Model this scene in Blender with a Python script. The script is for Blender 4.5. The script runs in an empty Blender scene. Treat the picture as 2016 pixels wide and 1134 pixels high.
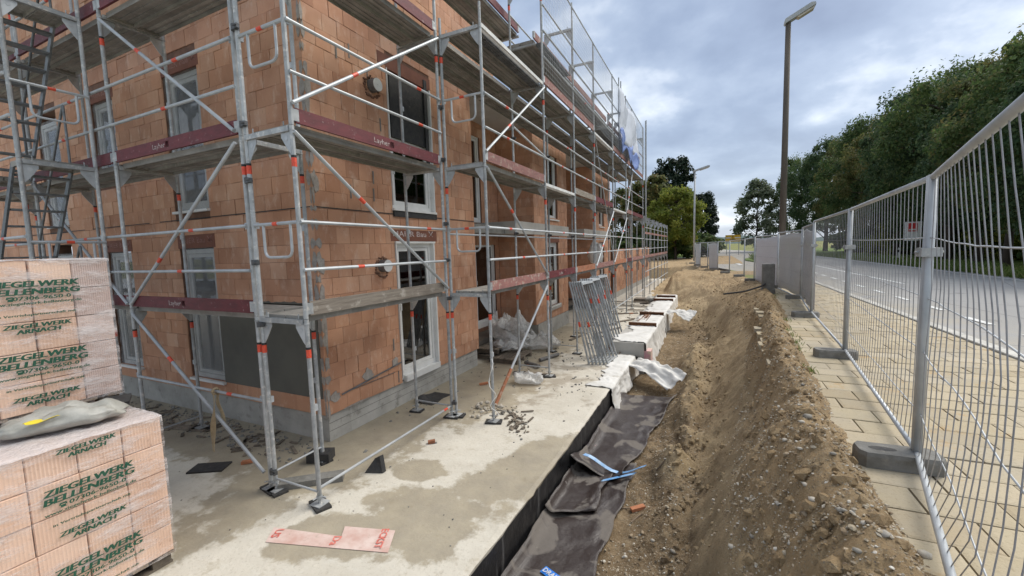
import bpy, math, random
from mathutils import Vector, Matrix, noise
R = math.radians
random.seed(7)
SC = bpy.context.scene
COL = SC.collection

# ------------------------------------------------------------------ camera
FPX, YAW, PITCH, ROLL = 821.9, -0.4457, 0.0910, -0.0306
CAM = Vector((0.0, 0.0, 2.753))
_f = Vector((math.sin(YAW)*math.cos(PITCH), math.cos(YAW)*math.cos(PITCH), -math.sin(PITCH)))
_r0 = Vector((math.cos(YAW), -math.sin(YAW), 0)); _u0 = _r0.cross(_f)
_r = math.cos(ROLL)*_r0 + math.sin(ROLL)*_u0
_u = -math.sin(ROLL)*_r0 + math.cos(ROLL)*_u0
cam_data = bpy.data.cameras.new('camera'); cam = bpy.data.objects.new('camera', cam_data); COL.objects.link(cam)
cam_data.sensor_width = 36; cam_data.lens = FPX/2016*36; cam_data.clip_start = 0.05; cam_data.clip_end = 6000
cam.matrix_world = Matrix(((_r.x, _u.x, -_f.x, CAM.x), (_r.y, _u.y, -_f.y, CAM.y), (_r.z, _u.z, -_f.z, CAM.z), (0, 0, 0, 1)))
SC.camera = cam
def ray(px, py): return _f + _r*((px-1008)/FPX) - _u*((py-567)/FPX)
def at_z(px, py, z): d = ray(px, py); return CAM + d*((z-CAM.z)/d.z)
def at_y(px, py, y): d = ray(px, py); return CAM + d*((y-CAM.y)/d.y)

# ------------------------------------------------------------------ world, sun, exposure
SUN_EL, SUN_AZ = R(52), R(40)          # azimuth from +Y towards +X
w = bpy.data.worlds.new('World'); SC.world = w; w.use_nodes = True
nt = w.node_tree; nt.nodes.clear(); N = nt.nodes.new; Lk = nt.links.new
out = N('ShaderNodeOutputWorld'); bg = N('ShaderNodeBackground'); bg.inputs[1].default_value = 0.104
sky = N('ShaderNodeTexSky'); sky.sky_type = 'NISHITA'; sky.sun_disc = False
sky.sun_elevation = SUN_EL; sky.sun_rotation = SUN_AZ; sky.air_density = 1.0; sky.dust_density = 2.0
tc = N('ShaderNodeTexCoord'); sep = N('ShaderNodeSeparateXYZ'); Lk(tc.outputs['Generated'], sep.inputs[0])
def mth(op, a, b=None, clamp=False):
    m = N('ShaderNodeMath'); m.operation = op; m.use_clamp = clamp
    for i, v in enumerate((a, b)):
        if v is None: continue
        if isinstance(v, (int, float)): m.inputs[i].default_value = v
        else: Lk(v, m.inputs[i])
    return m.outputs[0]
zc = mth('ADD', mth('MAXIMUM', sep.outputs[2], 0.0), 0.30)
px_ = mth('DIVIDE', sep.outputs[0], zc); py_ = mth('DIVIDE', sep.outputs[1], zc)
cmb = N('ShaderNodeCombineXYZ'); Lk(px_, cmb.inputs[0]); Lk(py_, cmb.inputs[1]); cmb.inputs[2].default_value = 41.2
n1 = N('ShaderNodeTexNoise'); n1.inputs['Scale'].default_value = 1.15; n1.inputs['Detail'].default_value = 7; n1.inputs['Roughness'].default_value = 0.50
n1.inputs['Distortion'].default_value = 0.25
Lk(cmb.outputs[0], n1.inputs['Vector'])
n2 = N('ShaderNodeTexNoise'); n2.inputs['Scale'].default_value = 3.4; n2.inputs['Detail'].default_value = 6; n2.inputs['Roughness'].default_value = 0.5
Lk(cmb.outputs[0], n2.inputs['Vector'])
cm = mth('ADD', mth('MULTIPLY', n1.outputs['Fac'], 0.68), mth('MULTIPLY', n2.outputs['Fac'], 0.32))
ramp = N('ShaderNodeValToRGB'); Lk(cm, ramp.inputs[0]); e = ramp.color_ramp.elements
e[0].position = 0.38; e[0].color = (0.80, 1.02, 1.48, 1); e[1].position = 0.63; e[1].color = (5.2, 5.4, 5.5, 1)
for p_, c_ in ((0.455, (1.12, 1.40, 1.92, 1)), (0.51, (1.55, 1.86, 2.38, 1)), (0.56, (2.7, 2.95, 3.3, 1))):
    k = e.new(p_); k.color = c_
# pale band of cloud towards the horizon
hz = mth('POWER', mth('SUBTRACT', 1.0, mth('MAXIMUM', sep.outputs[2], 0.0)), 7.0)
mh = N('ShaderNodeMix'); mh.data_type = 'RGBA'; Lk(mth('MULTIPLY', hz, 0.45), mh.inputs[0]); Lk(ramp.outputs[0], mh.inputs[6]); mh.inputs[7].default_value = (3.0, 3.3, 3.7, 1)
mx = N('ShaderNodeMix'); mx.data_type = 'RGBA'; mx.inputs[0].default_value = 0.90
vd = N('ShaderNodeVectorMath'); vd.operation = 'DOT_PRODUCT'; Lk(tc.outputs['Generated'], vd.inputs[0]); vd.inputs[1].default_value = (math.sin(SUN_AZ)*math.cos(SUN_EL), math.cos(SUN_AZ)*math.cos(SUN_EL), math.sin(SUN_EL))
gl_ = mth('ADD', 1.0, mth('MULTIPLY', mth('POWER', mth('MAXIMUM', vd.outputs['Value'], 0.0), 10.0), 0.6))      # clouds glow round the veiled sun
vs_ = N('ShaderNodeVectorMath'); vs_.operation = 'SCALE'; Lk(mh.outputs[2], vs_.inputs[0]); Lk(gl_, vs_.inputs['Scale'])
Lk(sky.outputs[0], mx.inputs[6]); Lk(vs_.outputs[0], mx.inputs[7]); Lk(mx.outputs[2], bg.inputs[0]); Lk(bg.outputs[0], out.inputs[0])

sd = bpy.data.lights.new('sun', 'SUN'); sun = bpy.data.objects.new('sun', sd); COL.objects.link(sun)
sd.energy = 1.3; sd.angle = R(38); sd.color = (1.0, 0.94, 0.84)
sdir = Vector((math.sin(SUN_AZ)*math.cos(SUN_EL), math.cos(SUN_AZ)*math.cos(SUN_EL), math.sin(SUN_EL)))
sun.rotation_euler = sdir.to_track_quat('Z', 'Y').to_euler(); sun.location = (20, 20, 40)
SC.view_settings.view_transform = 'Standard'; SC.view_settings.look = 'None'; SC.view_settings.gamma = 1; SC.view_settings.use_curve_mapping = False
SC.view_settings.exposure = 1.5
SC.render.engine = 'CYCLES'; SC.cycles.max_bounces = 8; SC.cycles.transparent_max_bounces = 24

# ------------------------------------------------------------------ mesh helpers
ORG = {}
class MB:
    def __init__(s): s.v = []; s.f = []; s.mi = []
    def add(s, vs, fs):
        b = len(s.v); s.v += [tuple(q) for q in vs]; s.f += [tuple(i+b for i in q) for q in fs]; return s
    def box(s, x0, x1, y0, y1, z0, z1):
        return s.add([(x0,y0,z0),(x1,y0,z0),(x1,y1,z0),(x0,y1,z0),(x0,y0,z1),(x1,y0,z1),(x1,y1,z1),(x0,y1,z1)],
                     [(3,2,1,0),(4,5,6,7),(0,1,5,4),(1,2,6,5),(2,3,7,6),(3,0,4,7)])
    def obox(s, c, U, V, W, a, b, d):
        c = Vector(c); vs = []
        for k in (-1, 1):
            for i, j in ((-1,-1),(1,-1),(1,1),(-1,1)): vs.append(c+U*(i*a)+V*(j*b)+W*(k*d))
        return s.add(vs, [(3,2,1,0),(4,5,6,7),(0,1,5,4),(1,2,6,5),(2,3,7,6),(3,0,4,7)])
    def tube(s, a, b, r, n=8, r2=None, caps=True):
        a = Vector(a); b = Vector(b); d = (b-a)
        if d.length < 1e-6: return s
        d.normalize(); u = d.orthogonal().normalized(); v = d.cross(u); r2 = r if r2 is None else r2
        vs = [a+(u*math.cos(t)+v*math.sin(t))*r for t in (2*math.pi*i/n for i in range(n))] + \
             [b+(u*math.cos(t)+v*math.sin(t))*r2 for t in (2*math.pi*i/n for i in range(n))]
        fs = [(i, (i+1) % n, n+(i+1) % n, n+i) for i in range(n)]
        if caps: fs += [tuple(range(n-1, -1, -1)), tuple(range(n, 2*n))]
        return s.add(vs, fs)
    def pipe(s, pts, r, n=6):
        pts = [Vector(p) for p in pts]; rings = []
        u = (pts[1]-pts[0]).normalized().orthogonal().normalized()
        for i, p in enumerate(pts):
            d = (pts[min(i+1, len(pts)-1)]-pts[max(i-1, 0)]).normalized()
            u = (u-d*u.dot(d)).normalized(); v = d.cross(u); rr = r[i] if isinstance(r, (list, tuple)) else r
            rings.append([p+(u*math.cos(2*math.pi*k/n)+v*math.sin(2*math.pi*k/n))*rr for k in range(n)])
        vs = [q for g in rings for q in g]
        fs = [(i*n+k, i*n+(k+1) % n, (i+1)*n+(k+1) % n, (i+1)*n+k) for i in range(len(pts)-1) for k in range(n)]
        fs += [tuple(range(n-1, -1, -1)), tuple(range((len(pts)-1)*n, len(pts)*n))]
        return s.add(vs, fs)
    def poly(s, pts, ext):
        n = len(pts); ext = Vector(ext); P = [Vector(p) for p in pts]
        return s.add(P+[p+ext for p in P], [tuple(range(n-1, -1, -1)), tuple(range(n, 2*n))]+[(i, (i+1) % n, n+(i+1) % n, n+i) for i in range(n)])
    def sheet(s, grid, thick=0.0):
        # grid[i][j] of points, optionally with thickness along the local normal
        a = len(grid); b = len(grid[0]); G = [[Vector(p) for p in row] for row in grid]
        vs = [p for row in G for p in row]
        fs = [(i*b+j, i*b+j+1, (i+1)*b+j+1, (i+1)*b+j) for i in range(a-1) for j in range(b-1)]
        if thick:
            back = []
            for i in range(a):
                for j in range(b):
                    du = G[min(i+1, a-1)][j]-G[max(i-1, 0)][j]; dv = G[i][min(j+1, b-1)]-G[i][max(j-1, 0)]
                    nn = du.cross(dv); nn = nn.normalized() if nn.length > 1e-9 else Vector((0, 0, 1))
                    back.append(G[i][j]+nn*thick)
            m = a*b; fs += [tuple(m+q for q in reversed(f)) for f in fs]; vs += back
            rim = [j for j in range(b)]+[i*b+b-1 for i in range(1, a)]+[(a-1)*b+j for j in range(b-2, -1, -1)]+[i*b for i in range(a-2, 0, -1)]
            for q in range(len(rim)):
                x, y = rim[q], rim[(q+1) % len(rim)]; fs.append((y, x, m+x, m+y))
        return s.add(vs, fs)
    def mesh(s, name, org=(0, 0, 0), smooth=False):
        o = Vector(org); me = bpy.data.meshes.new(name); me.from_pydata([(x-o.x, y-o.y, z-o.z) for x, y, z in s.v], [], s.f)
        if smooth: me.polygons.foreach_set('use_smooth', [True]*len(me.polygons))
        me.update(); return me
def link(name, me, mat=None, parent=None, loc=None):
    o = bpy.data.objects.new(name, me); COL.objects.link(o)
    if mat is not None and me is not None and not me.materials: me.materials.append(MAT[mat])
    W = Vector(loc) if loc is not None else (ORG[parent.name] if parent else Vector((0, 0, 0)))
    ORG[o.name] = W
    if parent: o.parent = parent; o.location = W-ORG[parent.name]
    else: o.location = W
    return o
def obj(name, mb, mat, parent=None, org=None, smooth=False):
    if org is None: org = ORG[parent.name] if parent else (0, 0, 0)
    return link(name, mb.mesh(name, org, smooth), mat, parent, org)
def tag(o, label, cat, group=None):
    o['label'] = label; o['category'] = cat
    if group: o['group'] = group
    return o
def thing(name, loc, label, cat, group=None):
    return tag(link(name, None, None, None, loc), label, cat, group)
def struct(o): o['kind'] = 'structure'; return o
def stuff(o): o['kind'] = 'stuff'; return o
def bend_tube(pts, r, n=8, rad=0.06, k=4):
    """rounded polyline"""
    P = [Vector(p) for p in pts]; out = [P[0]]
    for i in range(1, len(P)-1):
        a = (P[i-1]-P[i]).normalized()*rad; b = (P[i+1]-P[i]).normalized()*rad
        for q in range(k+1):
            t = q/k; out.append((P[i]+a)*(1-t)**2+P[i]*2*t*(1-t)+(P[i]+b)*t*t)
    out.append(P[-1]); return out
FONT_CACHE = {}
def text_mb(mb, body, o, U, V, height, width=None, bold=0.0, shear=0.0, lift=0.0015):
    """flat letters of real geometry: lower left at o, along U, up V, cap height and optional total width in metres"""
    key = (body, bold, shear)
    if key not in FONT_CACHE:
        cu = bpy.data.curves.new('lettering', 'FONT'); cu.body = body; cu.size = 1; cu.offset = bold; cu.shear = shear; cu.resolution_u = 2; cu.fill_mode = 'FRONT'
        ob = bpy.data.objects.new('lettering', cu); COL.objects.link(ob)
        dg = bpy.context.evaluated_depsgraph_get(); me = ob.evaluated_get(dg).to_mesh()
        FONT_CACHE[key] = ([tuple(v.co) for v in me.vertices], [tuple(p.vertices) for p in me.polygons])
        ob.evaluated_get(dg).to_mesh_clear(); bpy.data.objects.remove(ob); bpy.data.curves.remove(cu)
    vs, fs = FONT_CACHE[key]
    x0 = min(v[0] for v in vs); x1 = max(v[0] for v in vs); sc = height/0.69
    sx = (width/(x1-x0)) if width else sc
    o = Vector(o); U = Vector(U); V = Vector(V); n = U.cross(V)
    return mb.add([o+U*((v[0]-x0)*sx)+V*(v[1]*sc)+n*lift for v in vs], fs)
def fbm(x, y, z=0.0, o=4): return noise.fractal(Vector((x, y, z)), 1.0, 2.0, o)
def sstep(a, b, x):
    t = max(0.0, min(1.0, (x-a)/(b-a))); return t*t*(3-2*t)
def lerp_tab(t, x):
    if x <= t[0][0]: return t[0][1]
    for (a, b), (c, d) in zip(t, t[1:]):
        if x <= c: return b+(d-b)*(x-a)/(c-a)
    return t[-1][1]

# ------------------------------------------------------------------ materials
MAT = {}
class NB:
    """small node builder for one material"""
    def __init__(s, name):
        s.m = bpy.data.materials.new(name); s.m.use_nodes = True; s.t = s.m.node_tree; s.t.nodes.clear()
        s.o = s.n('ShaderNodeOutputMaterial'); MAT[name] = s.m
        s.pos = s.n('ShaderNodeNewGeometry').outputs['Position']
    def n(s, k): return s.t.nodes.new(k)
    def l(s, a, b): s.t.links.new(a, b)
    def put(s, sock, v):
        if isinstance(v, bpy.types.NodeSocket): s.l(v, sock)
        elif isinstance(v, (tuple, list)) and len(v) == 3 and sock.type == 'RGBA': sock.default_value = (*v, 1)
        else: sock.default_value = v
    def noise(s, scale, detail=5, rough=0.55, vec=None, dist=0.0, stretch=None):
        k = s.n('ShaderNodeTexNoise'); k.inputs['Scale'].default_value = scale; k.inputs['Detail'].default_value = detail; k.inputs['Roughness'].default_value = rough
        k.inputs['Distortion'].default_value = dist; v = vec or s.pos
        if stretch: v = s.map(v, stretch)
        s.l(v, k.inputs['Vector']); return k.outputs['Fac']
    def map(s, v, scale=(1, 1, 1), rot=(0, 0, 0), loc=(0, 0, 0)):
        k = s.n('ShaderNodeMapping'); k.inputs['Scale'].default_value = scale; k.inputs['Rotation'].default_value = rot; k.inputs['Location'].default_value = loc
        s.l(v, k.inputs['Vector']); return k.outputs[0]
    def vor(s, scale, vec=None, feature='F1', out='Distance', rand=1.0):
        k = s.n('ShaderNodeTexVoronoi'); k.feature = feature; k.inputs['Scale'].default_value = scale; k.inputs['Randomness'].default_value = rand
        s.l(vec or s.pos, k.inputs['Vector']); return k.outputs[out]
    def ramp(s, f, stops):
        k = s.n('ShaderNodeValToRGB'); s.l(f, k.inputs[0]); e = k.color_ramp.elements
        e[0].position, e[0].color = stops[0][0], (*stops[0][1], 1); e[1].position, e[1].color = stops[-1][0], (*stops[-1][1], 1)
        for p, c in stops[1:-1]: q = e.new(p); q.color = (*c, 1)
        return k.outputs[0]
    def sel(s, f, a, b):   # 0..1 window
        k = s.n('ShaderNodeMapRange'); k.inputs[1].default_value = a; k.inputs[2].default_value = b; k.clamp = True; s.l(f, k.inputs[0]); return k.outputs[0]
    def mix(s, f, a, b, mode='MIX'):
        k = s.n('ShaderNodeMix'); k.data_type = 'RGBA'; k.blend_type = mode; s.put(k.inputs[0], f); s.put(k.inputs[6], a); s.put(k.inputs[7], b); return k.outputs[2]
    def math(s, op, a, b=0.0):
        k = s.n('ShaderNodeMath'); k.operation = op; s.put(k.inputs[0], a); s.put(k.inputs[1], b); return k.outputs[0]
    def rnd(s):
        a = s.n('ShaderNodeObjectInfo').outputs['Random']; b = s.n('ShaderNodeNewGeometry').outputs['Random Per Island']
        return s.math('FRACT', s.math('ADD', s.math('MULTIPLY', a, 7.31), s.math('MULTIPLY', b, 3.17)))
    def bump(s, h, strength=0.5, dist=0.02, prev=None):
        k = s.n('ShaderNodeBump'); k.inputs['Strength'].default_value = strength; k.inputs['Distance'].default_value = dist; s.l(h, k.inputs['Height'])
        if prev: s.l(prev, k.inputs['Normal'])
        return k.outputs[0]
    def bsdf(s, col, rough=0.8, metal=0.0, normal=None, spec=None, alpha=None):
        k = s.n('ShaderNodeBsdfPrincipled'); s.put(k.inputs['Base Color'], col); s.put(k.inputs['Roughness'], rough); s.put(k.inputs['Metallic'], metal)
        if normal: s.l(normal, k.inputs['Normal'])
        if spec is not None: s.put(k.inputs['Specular IOR Level'], spec)
        s.l(k.outputs[0], s.o.inputs[0]); return k
def simple(name, c1, c2=None, scale=6, rough=0.8, metal=0.0, bump=0.0, bscale=40, var=0.0, win=(0.35, 0.65), dirt=None, stretch=None, bdist=0.01, spec=None):
    b = NB(name); c2 = c2 or tuple(x*0.75 for x in c1)
    col = b.mix(b.sel(b.noise(scale, 6, 0.6, stretch=stretch), *win), c1, c2)
    if dirt: col = b.mix(b.math('MULTIPLY', b.sel(b.noise(dirt[1], 7, 0.65), dirt[2], dirt[2]+0.12), dirt[3]), col, dirt[0])
    if var: col = b.mix(1.0, col, b.ramp(b.rnd(), [(0, (1-var,)*3), (1, (1+var,)*3)]), 'MULTIPLY')
    nrm = b.bump(b.noise(bscale, 6, 0.6, stretch=stretch), bump, bdist) if bump else None
    b.bsdf(col, rough, metal, nrm, spec); return b
# galvanised tube: dull zinc with cement splashes
simple('galv', (0.43, 0.445, 0.45), (0.30, 0.315, 0.32), 9, 0.62, 0.35, 0.15, 90, 0.18, dirt=((0.64, 0.62, 0.58), 14, 0.545, 0.8))
simple('galv_clean', (0.49, 0.515, 0.53), (0.38, 0.40, 0.415), 5, 0.58, 0.4, 0.08, 60, 0.10, dirt=((0.50, 0.49, 0.46), 30, 0.62, 0.5))
simple('galv_dark', (0.22, 0.235, 0.245), (0.13, 0.14, 0.145), 11, 0.55, 0.5, 0.2, 80, 0.2, dirt=((0.42, 0.40, 0.37), 20, 0.6, 0.6))
simple('deck', (0.34, 0.325, 0.295), (0.22, 0.21, 0.19), 3.0, 0.75, 0.25, 0.2, 60, 0.16, dirt=((0.45, 0.43, 0.38), 9, 0.55, 0.6))
simple('toe_red', (0.150, 0.024, 0.030), (0.095, 0.016, 0.020), 6, 0.62, 0, 0.25, 50, 0.12, dirt=((0.50, 0.42, 0.40), 17, 0.60, 0.55), stretch=(1, 1, 3))
simple('toe_pink', (0.30, 0.135, 0.115), (0.21, 0.10, 0.09), 6, 0.75, 0, 0.3, 50, 0.15, dirt=((0.42, 0.36, 0.30), 11, 0.53, 0.7), stretch=(1, 1, 4))
simple('toe_wood', (0.26, 0.225, 0.185), (0.15, 0.125, 0.10), 10, 0.85, 0, 0.5, 60, 0.15, dirt=((0.45, 0.42, 0.37), 8, 0.55, 0.6), stretch=(1, 0.25, 4))
simple('toe_orange', (0.42, 0.16, 0.075), (0.30, 0.12, 0.06), 7, 0.75, 0, 0.3, 50, 0.1, dirt=((0.42, 0.34, 0.27), 11, 0.56, 0.6))
simple('tape', (0.75, 0.085, 0.035), (0.55, 0.06, 0.03), 40, 0.5, dirt=((0.75, 0.60, 0.52), 60, 0.60, 0.6))
simple('tape_black', (0.02, 0.02, 0.02), rough=0.6)
simple('ink_white', (0.55, 0.50, 0.48), (0.25, 0.15, 0.14), 45, 0.8, win=(0.45, 0.62))
simple('ink_faint', (0.30, 0.17, 0.14), (0.17, 0.07, 0.05), 30, 0.8, win=(0.40, 0.60))
simple('ink_green', (0.008, 0.065, 0.036), (0.02, 0.10, 0.06), 60, 0.65)
simple('ink_red', (0.55, 0.07, 0.05), (0.65, 0.25, 0.2), 50, 0.8)
simple('wood', (0.25, 0.19, 0.13), (0.15, 0.11, 0.075), 8, 0.85, 0, 0.4, 70, 0.25, stretch=(1, 1, 6))
simple('wood_old', (0.20, 0.165, 0.125), (0.11, 0.09, 0.07), 9, 0.9, 0, 0.5, 50, 0.35)
simple('rust', (0.20, 0.085, 0.035), (0.10, 0.045, 0.022), 14, 0.9, 0, 0.4, 80, 0.3)
simple('black_rubber', (0.022, 0.022, 0.024), (0.045, 0.043, 0.04), 14, 0.75, 0, 0.3, 60, dirt=((0.22, 0.20, 0.17), 22, 0.6, 0.5))
simple('pvc', (0.74, 0.74, 0.72), (0.64, 0.64, 0.62), 3, 0.4, dirt=((0.45, 0.42, 0.36), 8, 0.60, 0.35))
simple('footing', (0.45, 0.435, 0.40), (0.32, 0.31, 0.28), 2.2, 0.9, 0, 0.5, 28, 0.06, dirt=((0.16, 0.15, 0.13), 5, 0.56, 0.6))
simple('conc_pale', (0.47, 0.455, 0.42), (0.37, 0.355, 0.325), 1.6, 0.9, 0, 0.3, 30, dirt=((0.24, 0.22, 0.18), 4, 0.58, 0.5))
simple('conc_block', (0.22, 0.215, 0.20), (0.15, 0.145, 0.13), 7, 0.92, 0, 0.6, 45, 0.12, dirt=((0.32, 0.30, 0.26), 12, 0.56, 0.5))
simple('mortar', (0.36, 0.33, 0.295), (0.25, 0.225, 0.20), 12, 0.95, 0, 0.8, 40)
simple('ceil_white', (0.60, 0.58, 0.54), (0.5, 0.48, 0.44), 1.5, 0.9)
simple('slate', (0.125, 0.121, 0.100), (0.10, 0.097, 0.082), 2, 0.8, 0, 0.15, 20)
simple('fleece', (0.70, 0.69, 0.665), (0.56, 0.55, 0.52), 2.2, 0.85, 0, 0.35, 30, dirt=((0.33, 0.28, 0.21), 2.6, 0.58, 0.6))
simple('fleece_under', (0.06, 0.06, 0.062), rough=0.6)
simple('pink_foam', (0.62, 0.30, 0.36), (0.55, 0.38, 0.34), 6, 0.85, dirt=((0.62, 0.55, 0.38), 5, 0.5, 0.8))
simple('blue_film', (0.10, 0.30, 0.62), (0.30, 0.45, 0.62), 9, 0.45)
simple('blue_strong', (0.02, 0.17, 0.62), (0.03, 0.22, 0.66), 9, 0.4)
simple('ratchet', (0.45, 0.36, 0.23), (0.34, 0.27, 0.17), 20, 0.9, 0, 0.4, 90)
simple('paper', (0.62, 0.50, 0.45), (0.50, 0.32, 0.27), 5, 0.8, dirt=((0.36, 0.28, 0.22), 18, 0.58, 0.6))
simple('sack', (0.42, 0.41, 0.37), (0.30, 0.295, 0.26), 7, 0.45, 0, 0.5, 18, dirt=((0.20, 0.19, 0.16), 6, 0.57, 0.5))
simple('yellow', (0.75, 0.60, 0.04), rough=0.5)
simple('bark', (0.065, 0.050, 0.038), (0.035, 0.028, 0.022), 4, 0.95, 0, 0.6, 12, stretch=(1, 1, 0.3))
simple('mast', (0.115, 0.095, 0.075), (0.075, 0.062, 0.05), 2, 0.85, 0, 0.3, 20, stretch=(4, 4, 0.4))
simple('lamp_grey', (0.42, 0.43, 0.43), (0.33, 0.34, 0.34), 3, 0.5, 0.2)
simple('lamp_lens', (0.50, 0.45, 0.36), rough=0.25)
simple('sign_yellow', (0.72, 0.43, 0.02), rough=0.5)
simple('white_paint', (0.70, 0.70, 0.68), (0.52, 0.52, 0.50), 7, 0.7, dirt=((0.2, 0.2, 0.2), 11, 0.60, 0.6))
simple('red_paint', (0.60, 0.04, 0.04), rough=0.5)
simple('black_paint', (0.03, 0.03, 0.03), rough=0.6)
simple('wire', (0.38, 0.38, 0.395), (0.26, 0.26, 0.27), 9, 0.55, 0.4)
simple('kerb', (0.52, 0.50, 0.455), (0.40, 0.385, 0.345), 5, 0.9, 0, 0.4, 40, 0.1)
simple('hill', (0.055, 0.088, 0.088), (0.075, 0.11, 0.10), 0.02, 1.0)  # blue cast in the green is distance haze put into the colour
simple('ring_steel', (0.13, 0.135, 0.14), (0.09, 0.09, 0.09), 20, 0.5, 0.6)
simple('vent_grey', (0.16, 0.155, 0.15), (0.10, 0.095, 0.09), 14, 0.7)
simple('vent_lid', (0.80, 0.79, 0.76), (0.70, 0.69, 0.66), 9, 0.6)
simple('shutter_red', (0.20, 0.078, 0.048), (0.155, 0.060, 0.038), 6, 0.85, 0, 0.2, 40)
simple('stone', (0.42, 0.385, 0.32), (0.26, 0.235, 0.20), 3, 0.85, 0, 0.3, 40, 0.45)
simple('shard', (0.42, 0.17, 0.085), (0.30, 0.12, 0.06), 9, 0.9, 0, 0.3, 40, 0.3)
simple('straw', (0.40, 0.33, 0.20), (0.25, 0.20, 0.12), 9, 0.9, var=0.3)
# special materials
def brick_mat(name, tones, pitch=0.0150, gam=0.42, gcol=(0.16, 0.060, 0.030)):
    b = NB(name); r = b.rnd()
    col = b.ramp(r, [(i/(len(tones)-1), c) for i, c in enumerate(tones)])
    sepn = b.n('ShaderNodeSeparateXYZ'); b.l(b.pos, sepn.inputs[0])
    s_ = b.math('ADD', sepn.outputs[0], sepn.outputs[1])
    # combed vertical grooves of the hollow block faces, strength differs from block to block
    wv = b.math('SINE', b.math('MULTIPLY', s_, 2*math.pi/pitch))
    grv = b.sel(wv, -0.4, 0.9)
    amt = b.math('MULTIPLY', b.sel(b.math('FRACT', b.math('MULTIPLY', r, 13.7)), 0.25, 0.9), gam)
    col = b.mix(b.math('MULTIPLY', b.math('SUBTRACT', 1.0, grv), amt), col, gcol)
    col = b.mix(b.sel(b.noise(2.0, 4, 0.5), 0.40, 0.72), col, b.mix(1.0, col, (0.80, 0.74, 0.70), 'MULTIPLY'))
    col = b.mix(b.math('MULTIPLY', b.sel(b.noise(7, 8, 0.7, stretch=(1, 1, 0.5)), 0.53, 0.70), 0.55), col, (0.66, 0.49, 0.38))
    col = b.mix(b.math('MULTIPLY', b.sel(b.noise(26, 5, 0.6), 0.62, 0.74), 0.5), col, (0.22, 0.10, 0.06))
    nrm = b.bump(grv, 0.35, 0.004); nrm = b.bump(b.noise(60, 5, 0.6), 0.25, 0.006, nrm)
    b.bsdf(col, 0.88, 0, nrm)
brick_mat('brick', [(0.545, 0.290, 0.175), (0.575, 0.318, 0.198), (0.525, 0.272, 0.162), (0.61, 0.365, 0.24), (0.55, 0.295, 0.178), (0.565, 0.307, 0.188)])
brick_mat('brick_new', [(0.74, 0.505, 0.37), (0.78, 0.55, 0.415), (0.72, 0.485, 0.35), (0.80, 0.58, 0.45)], 0.021, 0.42, (0.46, 0.265, 0.17))
brick_mat('brick_smooth', [(0.62, 0.48, 0.43), (0.68, 0.55, 0.49), (0.56, 0.43, 0.39)])
simple('brick_core', (0.20, 0.105, 0.065), (0.12, 0.066, 0.045), 8, 0.95)

# pale slab with damp patches and mud
b = NB('slab')
P2 = b.map(b.pos, (1, 1, 0.0))
base = b.mix(b.sel(b.noise(0.9, 7, 0.6, P2), 0.36, 0.66), (0.57, 0.535, 0.46), (0.46, 0.425, 0.355))
base = b.mix(b.math('MULTIPLY', b.sel(b.noise(7, 6, 0.7, P2), 0.52, 0.70), 0.45), base, (0.58, 0.56, 0.50))
base = b.mix(b.math('MULTIPLY', b.sel(b.noise(30, 6, 0.7, P2), 0.56, 0.68), 0.5), base, (0.27, 0.235, 0.175))
base = b.mix(b.math('MULTIPLY', b.sel(b.noise(3.3, 9, 0.75, P2), 0.56, 0.64), 0.55), base, (0.36, 0.315, 0.235))
base = b.mix(b.math('MULTIPLY', b.sel(b.vor(34, P2), 0.10, 0.06), 0.7), base, (0.16, 0.14, 0.11))
sp = b.n('ShaderNodeSeparateXYZ'); b.l(b.pos, sp.inputs[0])
def ell(cx, cy, rx, ry, ang=0.0):
    q = b.map(b.pos, (1, 1, 0)); 
    k = b.n('ShaderNodeVectorMath'); k.operation = 'SUBTRACT'; b.l(q, k.inputs[0]); k.inputs[1].default_value = (cx, cy, 0)
    q = b.map(k.outputs[0], (1, 1, 1), (0, 0, -ang)); q = b.map(q, (1/rx, 1/ry, 0))
    k2 = b.n('ShaderNodeVectorMath'); k2.operation = 'LENGTH'; b.l(q, k2.inputs[0]); return k2.outputs['Value']
edge = b.math('SUBTRACT', b.math('MULTIPLY', b.noise(2.1, 10, 0.66, P2, 0.0), 1.9), 0.95)
damp = None
for a in [(-4.75, 4.75, 0.95, 2.6, 0.05), (-4.2, 7.3, 1.1, 2.0, 0.1), (-6.6, 3.75, 2.4, 0.75, 0), (-2.75, 3.25, 0.72, 0.52, -0.5), (-3.36, 2.72, 0.62, 0.34, 0.5), (-2.05, 4.6, 0.5, 1.1, -0.25), (-3.3, 4.05, 0.34, 0.26, 0.2), (-4.3, 11.5, 1.0, 3.0, 0), (-9.5, 3.8, 2.5, 1.0, 0)]:
    m = b.sel(b.math('ADD', ell(*a), edge), 1.10, 0.94); damp = m if damp is None else b.math('MAXIMUM', damp, m)
col = b.mix(b.math('MULTIPLY', damp, 0.74), base, b.mix(b.sel(b.noise(3, 6, 0.6, P2), 0.35, 0.7), (0.30, 0.252, 0.168), (0.195, 0.162, 0.11)))
mud = b.math('MULTIPLY', b.sel(b.math('ADD', b.math('MULTIPLY', ell(-3.0, 8.4, 1.3, 2.6), 0.22), b.math('SUBTRACT', 1.0, b.noise(1.9, 7, 0.65, P2))), 0.62, 0.52), 0.5)
col = b.mix(mud, col, (0.17, 0.125, 0.075))
rough = b.mix(damp, (0.9, 0.9, 0.9), (0.62, 0.62, 0.62))
nrm = b.bump(b.noise(22, 7, 0.65, P2), 0.35, 0.02); nrm = b.bump(b.noise(3, 4, 0.5, P2), 0.3, 0.06, nrm)
b.bsdf(col, rough, 0, nrm)

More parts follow.
